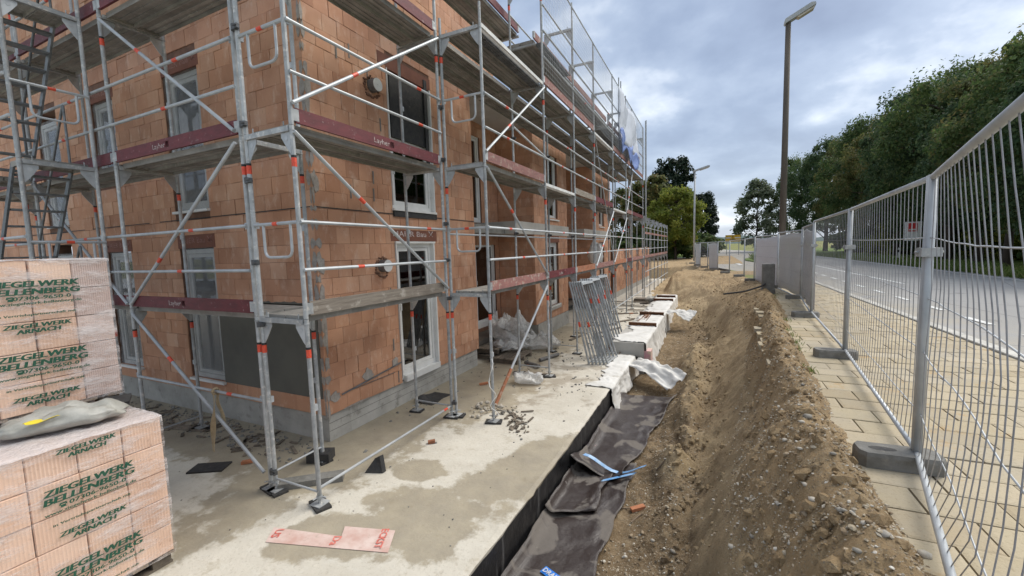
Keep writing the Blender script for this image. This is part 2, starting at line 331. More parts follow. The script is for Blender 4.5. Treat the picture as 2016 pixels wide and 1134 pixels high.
# bitumen coating on the slab edge
b = NB('bitumen'); col = b.mix(b.math('MULTIPLY', b.sel(b.noise(8, 6, 0.6, stretch=(1, 1, 0.12)), 0.58, 0.70), 0.5), (0.008, 0.0085, 0.010), (0.18, 0.18, 0.18))
b.bsdf(col, b.ramp(b.noise(5, 4), [(0.3, (0.25,)*3), (0.7, (0.55,)*3)]), 0, b.bump(b.noise(10, 6, 0.6), 0.6, 0.02))
# dimpled drainage sheet: fine dimples, dusty where dry
b = NB('dimple'); rot = b.map(b.pos, (1, 1, 1), (0, 0, 0.0))
dv = b.vor(95, rot, rand=0.0); dry = b.sel(b.noise(1.9, 6, 0.55, dist=0.5), 0.53, 0.57)
col = b.mix(b.math('MULTIPLY', dry, 0.9), (0.036, 0.026, 0.023), (0.145, 0.128, 0.112)); col = b.mix(b.sel(b.noise(25, 6, 0.7), 0.66, 0.76), col, (0.30, 0.27, 0.22))
b.bsdf(col, b.ramp(dry, [(0, (0.38,)*3), (1, (0.8,)*3)]), 0, b.bump(b.noise(14, 4), 0.3, 0.02, b.bump(dv, 0.5, 0.006)))
# excavated loam with fine gravel
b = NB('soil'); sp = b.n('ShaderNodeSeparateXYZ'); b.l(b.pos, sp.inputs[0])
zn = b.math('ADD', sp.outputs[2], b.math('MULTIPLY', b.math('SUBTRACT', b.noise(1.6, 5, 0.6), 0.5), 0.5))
# tone by height: darkest at the bottom, palest tan loam between, gravelly spoil on top
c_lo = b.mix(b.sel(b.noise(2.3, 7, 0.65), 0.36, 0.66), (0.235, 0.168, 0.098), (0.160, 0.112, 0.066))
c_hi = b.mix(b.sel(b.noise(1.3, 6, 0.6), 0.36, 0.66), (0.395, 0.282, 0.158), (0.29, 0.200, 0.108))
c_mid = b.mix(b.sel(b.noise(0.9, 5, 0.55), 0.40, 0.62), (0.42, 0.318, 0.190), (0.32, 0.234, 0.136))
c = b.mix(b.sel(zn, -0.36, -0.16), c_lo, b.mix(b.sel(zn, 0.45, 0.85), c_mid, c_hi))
c = b.mix(b.math('MULTIPLY', b.sel(b.noise(5, 7, 0.7), 0.50, 0.72), 0.5), c, (0.49, 0.385, 0.245))
c = b.mix(b.math('MULTIPLY', b.sel(b.noise(45, 6, 0.7), 0.55, 0.68), 0.6), c, (0.45, 0.38, 0.27))
c = b.mix(b.math('MULTIPLY', b.sel(b.noise(18, 6, 0.6), 0.60, 0.70), 0.6), c, (0.13, 0.09, 0.052))
peb = b.vor(70, feature='F1'); pv = b.vor(70, feature='F1', out='Color')
pm = b.math('MULTIPLY', b.sel(peb, 0.42, 0.30), b.sel(b.noise(6, 5, 0.6), 0.44, 0.58))
spv = b.n('ShaderNodeSeparateColor'); b.l(pv, spv.inputs[0])
c = b.mix(b.math('MULTIPLY', pm, b.sel(spv.outputs[0], 0.35, 0.75)), c, b.mix(spv.outputs[1], (0.36, 0.31, 0.23), (0.17, 0.13, 0.09)))
nrm = b.bump(b.noise(12, 9, 0.75), 0.75, 0.06); nrm = b.bump(b.math('MULTIPLY', pm, -1.0), 0.0, 0.01, nrm); nrm = b.bump(b.noise(70, 6, 0.7), 0.7, 0.015, nrm)
b.bsdf(c, 0.95, 0, nrm, 0.2)
# pavers
b = NB('paver'); r = b.rnd()
c = b.ramp(r, [(0, (0.40, 0.335, 0.225)), (0.3, (0.46, 0.39, 0.275)), (0.55, (0.43, 0.365, 0.25)), (0.8, (0.37, 0.30, 0.195)), (1, (0.48, 0.415, 0.305))])
c = b.mix(b.math('MULTIPLY', b.sel(b.noise(1.6, 6, 0.6), 0.44, 0.68), 0.65), c, (0.37, 0.335, 0.27)); c = b.mix(b.math('MULTIPLY', b.sel(b.noise(40, 6, 0.7), 0.54, 0.68), 0.45), c, (0.20, 0.155, 0.095))
c = b.mix(b.math('MULTIPLY', b.sel(b.noise(4, 6, 0.65), 0.60, 0.68), 0.5), c, (0.44, 0.28, 0.12))
b.bsdf(c, 0.9, 0, b.bump(b.noise(90, 5, 0.6), 0.4, 0.01), 0.25)
simple('joint_sand', (0.14, 0.115, 0.07), (0.075, 0.07, 0.04), 6, 0.95, 0, 0.5, 60)
b = NB('asphalt'); c = b.mix(b.sel(b.noise(0.35, 6, 0.6, stretch=(1, 0.35, 1)), 0.38, 0.64), (0.36, 0.35, 0.335), (0.30, 0.292, 0.28))
c = b.mix(b.math('MULTIPLY', b.sel(b.noise(160, 3, 0.6), 0.5, 0.7), 0.4), c, (0.26, 0.255, 0.25)); c = b.mix(b.math('MULTIPLY', b.sel(b.noise(1.1, 5, 0.7), 0.60, 0.70), 0.4), c, (0.09, 0.09, 0.09))
spx = b.n('ShaderNodeSeparateXYZ'); b.l(b.pos, spx.inputs[0])
c = b.mix(b.math('MULTIPLY', b.math('MULTIPLY', b.sel(spx.outputs[0], 6.0, 3.9), b.sel(b.noise(1.6, 8, 0.7), 0.42, 0.62)), 0.7), c, (0.40, 0.35, 0.26))
crk = b.vor(0.42, b.map(b.pos, (1, 0.45, 0)), 'DISTANCE_TO_EDGE'); c = b.mix(b.math('MULTIPLY', b.sel(crk, 0.006, 0.0), 0.6), c, (0.08, 0.08, 0.08))
b.bsdf(c, 0.95, 0, b.bump(b.noise(220, 3), 0.4, 0.005), 0.1)
b = NB('grass_ground'); c = b.mix(b.sel(b.noise(0.6, 6, 0.65), 0.36, 0.66), (0.13, 0.20, 0.045), (0.18, 0.22, 0.075)); c = b.mix(b.sel(b.noise(8, 5, 0.7), 0.55, 0.72), c, (0.05, 0.085, 0.02))
b.bsdf(c, 0.95, 0, b.bump(b.noise(20, 5, 0.7), 0.7, 0.05), 0.1)
b = NB('field'); c = b.mix(b.sel(b.noise(0.02, 4, 0.5, stretch=(0.3, 2, 1)), 0.40, 0.60), (0.17, 0.19, 0.06), (0.25, 0.235, 0.10)); b.bsdf(c, 1.0, 0, None, 0.1)
def leaf_mat(name, stops, trans=0.35):
    b = NB(name); r = b.n('ShaderNodeNewGeometry').outputs['Random Per Island']
    c = b.ramp(r, stops); c = b.mix(b.sel(b.noise(0.45, 3, 0.5), 0.35, 0.65), c, b.mix(1.0, c, (0.62, 0.72, 0.75), 'MULTIPLY'))
    d = b.bsdf(c, 0.6, 0, None, 0.25); t = b.n('ShaderNodeBsdfTranslucent'); b.put(t.inputs[0], c)
    m = b.n('ShaderNodeMixShader'); m.inputs[0].default_value = trans; b.l(d.outputs[0], m.inputs[1]); b.l(t.outputs[0], m.inputs[2]); b.l(m.outputs[0], b.o.inputs[0])
leaf_mat('leaf_dark', [(0, (0.06, 0.105, 0.035)), (0.5, (0.105, 0.155, 0.05)), (0.85, (0.15, 0.195, 0.065)), (1, (0.24, 0.22, 0.09))], 0.5)
leaf_mat('leaf_deep', [(0, (0.04, 0.08, 0.035)), (0.5, (0.075, 0.12, 0.05)), (1, (0.13, 0.17, 0.07))], 0.45)
leaf_mat('leaf_brown', [(0, (0.09, 0.115, 0.038)), (0.5, (0.155, 0.165, 0.052)), (1, (0.25, 0.19, 0.075))], 0.5)
leaf_mat('leaf_light', [(0, (0.16, 0.20, 0.03)), (0.5, (0.23, 0.26, 0.042)), (1, (0.33, 0.31, 0.065))], 0.5)
leaf_mat('leaf_grey', [(0, (0.10, 0.13, 0.065)), (0.5, (0.16, 0.19, 0.105)), (1, (0.32, 0.33, 0.24))], 0.5)
leaf_mat('needle', [(0, (0.012, 0.026, 0.013)), (0.6, (0.022, 0.042, 0.020)), (1, (0.040, 0.058, 0.026))], 0.15)
leaf_mat('grass', [(0, (0.11, 0.17, 0.03)), (0.6, (0.17, 0.23, 0.05)), (1, (0.28, 0.28, 0.10))])
# glass and films
def sheer(name, col, op, rough=0.4, bumps=0.0, bs=14, gloss=0.0, stretch=None):
    b = NB(name); d = b.bsdf(col, rough, 0, b.bump(b.noise(bs, 5, 0.6, stretch=stretch), bumps, 0.03) if bumps else None)
    t = b.n('ShaderNodeBsdfTransparent'); m = b.n('ShaderNodeMixShader'); b.put(m.inputs[0], op if not callable(op) else op(b)); b.l(t.outputs[0], m.inputs[1]); b.l(d.outputs[0], m.inputs[2]); b.l(m.outputs[0], b.o.inputs[0])
sheer('wrap_film', (0.86, 0.80, 0.78), lambda b: b.math('ADD', 0.05, b.math('MULTIPLY', b.sel(b.noise(4, 7, 0.7, stretch=(1, 0.8, 3)), 0.46, 0.68), 0.60)), 0.18, 0.5, 30, stretch=(1, 0.5, 5))
sheer('wrap_top', (0.80, 0.74, 0.72), lambda b: b.math('ADD', 0.45, b.math('MULTIPLY', b.noise(5, 7, 0.7), 0.5)), 0.2, 1.0, 14)
sheer('clear_film', (0.78, 0.78, 0.76), lambda b: b.math('ADD', 0.05, b.math('MULTIPLY', b.noise(9, 6, 0.7), 0.85)), 0.2, 1.0, 26)
sheer('window_film', (0.30, 0.31, 0.31), lambda b: b.math('ADD', 0.22, b.math('MULTIPLY', b.noise(3, 6, 0.6), 0.40)), 0.12, 1.0, 12, stretch=(3, 3, 1))
sheer('banner', (0.74, 0.74, 0.77), 0.90, 0.8, 0.4, 6)
sheer('banner_grey', (0.60, 0.60, 0.59), 0.80, 0.8, 0.5, 6)
sheer('net_sheet', (0.62, 0.66, 0.74), 0.72, 0.8, 0.5, 5)
sheer('net_blue', (0.16, 0.24, 0.52), 0.85, 0.7, 0.5, 8)
b = NB('glass'); fr = b.n('ShaderNodeFresnel'); fr.inputs[0].default_value = 1.55
gl = b.n('ShaderNodeBsdfGlossy'); gl.inputs['Roughness'].default_value = 0.01; tr = b.n('ShaderNodeBsdfTransparent'); tr.inputs[0].default_value = (0.62, 0.66, 0.64, 1)
ms = b.n('ShaderNodeMixShader'); b.l(b.math('MINIMUM', b.math('MULTIPLY', fr.outputs[0], 2.2), 1.0), ms.inputs[0]); b.l(tr.outputs[0], ms.inputs[1]); b.l(gl.outputs[0], ms.inputs[2]); b.l(ms.outputs[0], b.o.inputs[0])
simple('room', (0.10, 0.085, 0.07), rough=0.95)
# ================================================================== SETTING
ZP, ZR = 1.10, 0.99          # pavement and road levels (the slab of the building is z = 0)
# ground to the horizon, open where the building pit is dug
mb = MB()
X0, X1, Y0, Y1 = -60, 1.2, -14, 62; BIG = 3500; zg = 0.955
mb.add([(-BIG,-BIG,zg),(BIG,-BIG,zg),(BIG,BIG,zg),(-BIG,BIG,zg),(X0,Y0,zg),(X1,Y0,zg),(X1,Y1,zg),(X0,Y1,zg)], [(0,1,5,4),(1,2,6,5),(2,3,7,6),(3,0,4,7)])
ground = struct(obj('ground', mb, 'field'))

# concrete slab (cellar roof) with broken edge
def slab_edge(y): return lerp_tab([(-14,-1.95),(2.8,-1.84),(4.3,-1.79),(8,-1.745),(12,-1.70),(22,-1.6)], y)
mb = MB(); ys = [-8+0.12*i for i in range(int(30/0.12)+1)]; top = []; bot = []
for y in ys:
    e_ = slab_edge(y)+0.022*fbm(y*2.3, 3.1)+0.012*fbm(y*9, 1.7)
    top.append((e_, y, -0.012+0.01*fbm(y*5, 8.0))); bot.append((e_-0.02, y, -0.75))
n = len(ys); back = [(-45, y, 0.0) for y in ys]; inner = [(slab_edge(y)-0.05-0.03*abs(fbm(y*6, 4.4)), y, 0.0) for y in ys]
vs = back+inner+top+bot
mb.add(vs, [(k*n+i, (k+1)*n+i, (k+1)*n+i+1, k*n+i+1) for k in range(3) for i in range(n-1)])
mb.box(-45, -2.95, 22.002, 37, -0.75, 0.0)
slab = struct(obj('concrete_slab', mb, 'slab'))
mb = MB(); g = []
for y in ys:
    if -2 <= y <= 22:
        e_ = slab_edge(y)+0.022*fbm(y*2.3, 3.1)+0.012*fbm(y*9, 1.7)
        g.append([(e_+0.006+0.006*fbm(y*3, z*3), y, z) for z in (-0.75, -0.45, -0.25, -0.02-0.025*abs(fbm(y*4, 2.0)))])
mb.sheet(g); obj('bitumen_coat', mb, 'bitumen', slab)

# ---- excavated soil
XF = [(-2,-.5),(2,-.33),(4,-.27),(5.7,-.12),(8.7,-.10),(11,-.25),(13,-.05),(15,0.0),(17.5,-.5),(20,-.9),(22,-1.2),(24,-2.0),(60,-2.4)]
XC = [(-2,-.15),(0,0.05),(3,.24),(4,.25),(5.6,.36),(9,.74),(11,.92),(13,.85),(14,.62),(16,.5),(19,.3),(22,-.3),(26,-.9),(60,-1.4)]
XP = [(-2,.98),(3.4,1.0),(5,1.1),(8.7,1.32),(12,1.64),(16,1.85),(20,1.95),(24,1.65),(28,0.9),(32,.15),(40,-.7),(60,-1.2)]
def zsoil(x, y):
    xf, xc, xp = lerp_tab(XF, y), lerp_tab(XC, y), lerp_tab(XP, y)
    wob = 0.13*fbm(x*0.6, y*0.75, 4.0, 3); xf += wob; xc += wob*1.3; xm = xp-0.30+0.05*fbm(y*0.9, 2.2)
    zf = lerp_tab([(0,-.52),(9,-.50),(14,-.42),(20,-.3),(24,-.05),(30,.1),(60,.1)], y)
    zp = lerp_tab([(17, ZP), (24, 0.95)], y); crest = zp+lerp_tab([(11, 0.22), (17, 0.10)], y)+0.05*fbm(y*0.7, 5.5)
    if x <= xf: z = zf+0.08*math.exp((x-xf)/0.25)
    elif x < xc: t = (x-xf)/(xc-xf); z = zf+0.08+(0.60-zf-0.08)*(0.8*t+0.2*sstep(0, 1, t))
    elif x < xm: t = (x-xc)/max(0.05, xm-xc); z = 0.60+(crest-0.60)*(1-(1-t)**1.45)
    else: t = max(0.0, (x-xm)/(xp-xm)); z = crest-(crest-zp)*sstep(0.15, 1.0, t)-0.07*sstep(1.0, 1.25, t)-0.5*sstep(1.3, 1.7, t)
    t_ = max(0.0, min(1.0, (x-xf)/(xc-xf)))
    m = sstep(22.3, 27.5, y+0.5*fbm(x*0.7, y*0.3, 9.0))*sstep(-3.1, -1.9, x+0.3*fbm(y*0.4, 2.0))
    m = -0.9+1.95*m*(1-0.14*sstep(28.5, 33, y)+0.15*sstep(36, 44, y))
    z = max(z, m, -1+1.9*sstep(36.2, 37.6, y))
    z += 0.40*math.exp(-(((x+0.85)/0.55)**2+((y-19.3)/1.7)**2))+0.46*math.exp(-((x+0.36+0.12*fbm(y*0.8, 3.0))/0.27)**2)*sstep(4.4, 6.6, y)*sstep(14.5, 11.5, y)*max(0.0, 0.75+0.9*fbm(y*0.9, x*1.2, 2.0, 3))+0.16*math.exp(-(((x+0.35)/0.2)**2+((y-4.9)/0.5)**2))
    z -= 0.24*math.exp(-(((x+0.36)/0.15)**2+((y-6.3)/0.28)**2))
    edge_ = sstep(xp+0.02, xp-0.10, x) if x > xp-0.10 else 1.0
    z += (0.25+0.75*edge_)*(0.060*fbm(x*2.1, y*1.6, 1.0, 4)+(0.040-0.022*(0.05 < t_ < 0.95))*fbm(x*6.5, y*5.5, 2.0, 4)+(0.020-0.010*(0.05 < t_ < 0.95))*fbm(x*19, y*17, 5.0, 4))
    if 0 < t_ < 1: z += 0.07*fbm(x*1.2, y*0.9, 6.0, 3)+0.012*fbm(x*3+y*9, y*0.6, 8.0, 3)
    return z
xs = [-3.2]
while xs[-1] < 2.5: xs.append(xs[-1]+(0.018 if -0.55 < xs[-1] < 1.05 else 0.036))
ys2 = [-1.5]; 
while ys2[-1] < 63: ys2.append(ys2[-1]+(0.12 if ys2[-1] < 1.0 else 0.036 if ys2[-1] < 8 else 0.036+(ys2[-1]-8)*0.009))
def soil_pt(x, y):
    k_ = sstep(-0.6, -0.2, x)*sstep(1.0, 0.6, x)
    return (x+k_*0.016*fbm(x*6, y*6, 11.0, 4), y+k_*0.016*fbm(x*6, y*6, 12.0, 3), zsoil(x, y))
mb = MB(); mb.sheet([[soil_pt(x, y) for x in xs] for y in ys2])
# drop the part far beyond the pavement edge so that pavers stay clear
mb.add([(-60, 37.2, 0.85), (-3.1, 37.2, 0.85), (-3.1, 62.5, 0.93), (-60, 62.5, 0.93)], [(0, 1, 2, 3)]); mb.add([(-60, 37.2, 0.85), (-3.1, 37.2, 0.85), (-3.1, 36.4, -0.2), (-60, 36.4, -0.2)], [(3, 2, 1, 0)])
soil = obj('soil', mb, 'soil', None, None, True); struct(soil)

# ---- pavement: bed, single pavers, kerb stones
mb = MB(); mb.sheet([[(max(0.7, lerp_tab(XP, y)-0.30), y, 0.80), (max(0.7, lerp_tab(XP, y)-0.30), y, 1.062), (3.72, y, 1.062)] for y in [-8+0.5*i for i in range(61)]])
pave = struct(obj('pavement', mb, 'joint_sand'))
def unit_block(bev, mat, name):
    q = MB(); h = 0.5; i = 0.5-bev
    q.add([(-h,-h,-h),(h,-h,-h),(h,h,-h),(-h,h,-h),(-h,-h,i),(h,-h,i),(h,h,i),(-h,h,i),(-i,-i,h),(i,-i,h),(i,i,h),(-i,i,h)],
          [(3,2,1,0),(0,1,5,4),(1,2,6,5),(2,3,7,6),(3,0,4,7),(4,5,9,8),(5,6,10,9),(6,7,11,10),(7,4,8,11),(8,9,10,11)])
    me = q.mesh(name); me.materials.append(MAT[mat]); return me
def pieces(parent, meshes, recs, name, limit, mat, rest_name, W=Vector((0, 0, 1))):
    """recs: (centre, size, rotz); nearest become objects, the rest one joined part"""
    recs = sorted(recs, key=lambda q: (Vector(q[0])-CAM).length); rest = MB()
    for k, (c, s, rz) in enumerate(recs):
        me = meshes[k % len(meshes)]
        if k < limit:
            o = link(name, me, None, parent, c); o.scale = s; o.rotation_euler = rz
        else:
            Mx = Matrix.Translation(c) @ rz_mat(rz) @ Matrix.Diagonal((*s, 1))
            rest.add([Mx @ v.co for v in me.vertices], [tuple(p.vertices) for p in me.polygons])
    if rest.f: stuff(obj(rest_name, rest, mat, parent))
from mathutils import Euler
def rz_mat(r): return Euler(r).to_matrix().to_4x4()
pm = unit_block(0.06, 'paver', 'paver')
recs = []; y = -1.0; k = 0
while y < 22:
    dy = 0.30; x = 0.78-(0.21 if k % 2 else 0); 
    while x < 3.66:
        L = min(0.42, 3.68-x); xa = max(x, 0.72); L2 = x+L-xa
        if L2 > 0.06:
            c = (xa+L2/2+random.gauss(0, .002), y+dy/2+random.gauss(0, .003), 1.0625+random.gauss(0, .0022))
            if not (c[1] > 12 and c[0] > 3.2 and False): recs.append((c, (L2-0.011, dy-0.012, 0.075), (random.gauss(0, .006), random.gauss(0, .005), random.gauss(0, .008))))
        x += 0.42
    y += dy; k += 1
recs = [q for q in recs if q[0][0] > lerp_tab(XP, q[0][1])-0.45 and q[0][1] > 1.2]
pieces(pave, [pm], recs, 'paver', 300, 'paver', 'far_pavers')
km = unit_block(0.05, 'kerb', 'kerb_stone'); kerb = None
mb = MB(); mb.box(3.73, 3.87, -8, 22.3, 0.7, 1.02); kerb = struct(obj('kerb', mb, 'joint_sand'))
pieces(kerb, [km], [((3.815, -4+1.0*i, 1.008), (0.17, 0.985, 0.20), (0, 0, random.gauss(0, .002))) for i in range(26)], 'kerb_stone', 60, 'kerb', 'far_kerb')

# ---- road
near = [(-40,3.88),(18,3.88),(22,3.7),(26,2.9),(31,1.4),(36,.2),(42,-.5),(60,-.4),(90,-2.5),(150,-9),(300,-32),(600,-90)]
far = [(-40,11.2),(30,11.7),(60,11.6),(90,9.4),(150,2),(300,-22),(600,-80)]
yr = [-40,-10,0,10,18,20,22,24,26,28,31,33,36,39,42,50,60,75,90,120,150,220,300,450,600]
mb = MB(); mb.sheet([[(lerp_tab(near, y)+(lerp_tab(far, y)-lerp_tab(near, y))*j/6, y, ZR-0.03*abs(j-3)/3) for j in range(7)] for y in yr])
road = struct(obj('road', mb, 'asphalt'))
def strip(x_of, y0, y1, wid, z=ZR+0.004, n=8):
    q = MB(); g = []
    for i in range(n+1):
        y = y0+(y1-y0)*i/n; x = x_of(y); g.append([(x-wid/2, y, z), (x+wid/2, y, z)])
    return q.sheet(g)
mk = MB()
for i in range(14):
    s_ = strip(lambda q: 4.95+0.01*q, 1.5+2.0*i, 2.45+2.0*i, 0.13, ZR-0.006, 2); mk.add(s_.v, s_.f)
for s_ in (strip(lambda q: 6.75-0.004*(q-20)**1 if q > 20 else 6.75, 21, 40, 0.15, ZR+0.004, 8), strip(lambda q: 10.9, -20, 58, 0.14, ZR-0.012, 20)): mk.add(s_.v, s_.f)
s_ = strip(lambda q: 2.2-0.35*math.sin((q-38)/9), 38, 66, 0.30, ZR+0.004, 16); mk.add(s_.v, s_.f)
obj('road_marking', mk, 'white_paint', road)
# verge, grass and traffic island
def patch(name, pts, z, mat):
    q = MB(); q.add([(x, y, z) for x, y in pts], [tuple(range(len(pts)))]); return struct(obj(name, q, mat))
patch('grass_verge', [(11.25, -20), (60, -20), (60, 120), (10, 120), (11.6, 60), (11.72, 30)], 0.972, 'grass_ground')
patch('grass_field', [(-60, 62.2), (-0.5, 62.2), (-9, 150), (-60, 150)], 0.968, 'grass_ground')
q = MB(); cx, cy = 4.6, 47
q.poly([(cx+1.5*math.cos(t)*(1+0.1*math.sin(3*t)), cy+6*math.sin(t), 0.95) for t in (2*math.pi*i/24 for i in range(24))], (0, 0, 0.15)); struct(obj('traffic_island', q, 'grass_ground'))
# low hills on the horizon
q = MB(); g = []
for i in range(61):
    a = R(-40+80*i/60); row = []
    for d, hh in ((1500, 0), (1700, 0.75), (2000, 1.0), (2500, 0.3)):
        row.append((d*math.sin(a), d*math.cos(a), 0.9+hh*(26+26*fbm(a*5, 1.3, 2.0, 4)+8*fbm(a*30, d*.01))))
    g.append(row)
q.sheet(g); struct(obj('hills', q, 'hill', None, None, True))

# ---- gravel in and on the soil (uncountable)
def ico():
    t = (1+5**.5)/2; v = [(-1,t,0),(1,t,0),(-1,-t,0),(1,-t,0),(0,-1,t),(0,1,t),(0,-1,-t),(0,1,-t),(t,0,-1),(t,0,1),(-t,0,-1),(-t,0,1)]
    f = [(0,11,5),(0,5,1),(0,1,7),(0,7,10),(0,10,11),(1,5,9),(5,11,4),(11,10,2),(10,7,6),(7,1,8),(3,9,4),(3,4,2),(3,2,6),(3,6,8),(3,8,9),(4,9,5),(2,4,11),(6,2,10),(8,6,7),(9,8,1)]
    return [Vector(q).normalized() for q in v], f
IV, IF = ico()
def pebble(mb, p, r, flat=0.55, jag=0.18):
    e = Euler((random.uniform(-.4, .4), random.uniform(-.4, .4), random.uniform(0, 6.3))).to_matrix()
    a, c = random.uniform(0.75, 1.35), random.uniform(0.7, 1.0)
    mb.add([Vector(p)+e @ Vector((v.x*r*a*(1+random.uniform(-jag, jag)), v.y*r*c*(1+random.uniform(-jag, jag)), v.z*r*flat*(1+random.uniform(-jag, jag)))) for v in IV], IF)
rng = random.Random(3); mb = MB(); mb2 = MB()
cnt = 0
while cnt < 21000:
    y = 0.9+rng.random()**1.9*15; x = rng.uniform(-1.75, 1.25)
    xf, xc, xp = lerp_tab(XF, y), lerp_tab(XC, y), lerp_tab(XP, y)
    if x > xp-0.02+0.05*rng.random(): continue
    t = (x-xf)/(xc-xf); dens = 0.16 if 0.0 < t < 0.85 else 0.95 if t <= 0 else 1.0
    if rng.random() > dens: continue
    if fbm(x*1.7, y*1.7, 3.3) < rng.uniform(-0.6, 0.25): continue
    r = min(0.026, 0.0045+rng.expovariate(1/0.0040)); z = zsoil(x, y)
    pebble(mb if rng.random() < 0.6 else mb2, (x, y, z+r*0.1), r); cnt += 1
OV = [(1,0,0),(-1,0,0),(0,1,0),(0,-1,0),(0,0,1),(0,0,-1)]; OF = [(0,2,4),(2,1,4),(1,3,4),(3,0,4),(2,0,5),(1,2,5),(3,1,5),(0,3,5)]
cnt = 0
while cnt < 26000:      # fine chips of the top layer
    y = 0.9+rng.random()**1.7*10; xf, xc, xp = lerp_tab(XF, y), lerp_tab(XC, y), lerp_tab(XP, y); x = rng.uniform(xc-0.12, xp+0.03) if cnt % 3 else rng.uniform(-1.2, xf+0.1)
    if x < -0.95 and y < 8.9: continue
    if fbm(x*2.5, y*2.5, 6.3) < rng.uniform(-0.7, 0.3): continue
    r = 0.0028+rng.expovariate(1/0.0026); r = min(r, 0.013); z = zsoil(x, y)+r*0.2; a = rng.uniform(0, 6.3); ca, sa = math.cos(a), math.sin(a); f1, f2, f3 = r*rng.uniform(.9, 1.7), r*rng.uniform(.6, 1.0), r*rng.uniform(.35, .7); tl = rng.uniform(-.5, .5)
    (mb if rng.random() < 0.5 else mb2).add([(x+vx*f1*ca-vy*f2*sa, y+vx*f1*sa+vy*f2*ca, z+vz*f3+vx*f1*tl) for vx, vy, vz in OV], OF); cnt += 1
b = NB('gravel_light'); c = b.ramp(b.n('ShaderNodeNewGeometry').outputs['Random Per Island'], [(0, (0.30, 0.25, 0.175)), (0.4, (0.42, 0.37, 0.28)), (0.75, (0.52, 0.48, 0.40)), (1, (0.62, 0.60, 0.54))]); b.bsdf(b.mix(b.sel(b.noise(30, 4), 0.4, 0.7), c, b.mix(1.0, c, (0.6, 0.5, 0.4), 'MULTIPLY')), 0.85)
b = NB('gravel_dark'); c = b.ramp(b.n('ShaderNodeNewGeometry').outputs['Random Per Island'], [(0, (0.15, 0.105, 0.06)), (0.6, (0.27, 0.20, 0.125)), (1, (0.38, 0.31, 0.22))]); b.bsdf(c, 0.9)
o = stuff(tag(obj('gravel', mb, 'gravel_light'), 'pale rounded gravel scattered over the dug soil bank', 'gravel'))
o = stuff(tag(obj('earth_crumbs', mb2, 'gravel_dark'), 'brown crumbs of earth lying on the soil bank', 'soil'))
mb = MB()
for k in range(3200):
    y = 1.2+rng.random()**1.5*20; xf, xc, xp = lerp_tab(XF, y), lerp_tab(XC, y), lerp_tab(XP, y)
    x = xf+rng.gauss(-0.05, 0.22) if k % 2 else rng.uniform(xc, xp-0.1)
    if x < slab_edge(y)+0.75 or x > xp: continue
    r = 0.012+0.045*rng.random()**4; pebble(mb, (x, y, zsoil(x, y)), r, 0.8, 0.38)
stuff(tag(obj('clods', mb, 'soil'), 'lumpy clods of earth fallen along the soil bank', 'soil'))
# bigger stones that can be picked out
spots = [(1578,832),(1590,822),(1655,1008),(1560,845),(1585,960),(1600,985),(1530,1000),(1512,930),(1700,1035),(1820,1095),(1662,1010),(1470,985),(1580,760),(1582,730),(1330,830),(1300,870),(1480,1060),(1440,1080),(1310,905),(1260,1055),(1240,1035),(1285,1065),(1320,985),(1640,900),(1620,1060),(1555,1075),(1690,1090),(1740,1060),(1575,890),(1545,870),(1250,720),(1345,640),(1360,860),(1405,985),(1325,1090)]
sm = []
for k in range(4):
    q = MB(); pebble(q, (0, 0, 0), 1.0, 0.6, 0.14); me = q.mesh('stone', (0, 0, 0), True); me.materials.append(MAT['stone']); sm.append(me)
for k, (sx, sy) in enumerate(spots):
    d = ray(sx, sy); t = 1.0; p = CAM.copy()
    while t < 30:
        p = CAM+d*t
        zz = zsoil(p.x, p.y) if p.x < lerp_tab(XP, p.y) else ZP
        if p.z <= zz: break
        t += 0.02
    r = random.uniform(0.015, 0.034)*(1.4 if k in (2, 9, 1) else 1)
    zz = (zsoil(p.x, p.y) if p.x < lerp_tab(XP, p.y) else ZP)
    o = tag(link('stone', sm[k % 4], None, None, (p.x, p.y, zz+r*0.15)), 'rounded pale stone lying loose on the dug soil', 'stone', 'loose stones on the soil bank'); o.scale = (r, r*.8, r*.75); o.rotation_euler = (0, 0, random.uniform(0, 6))
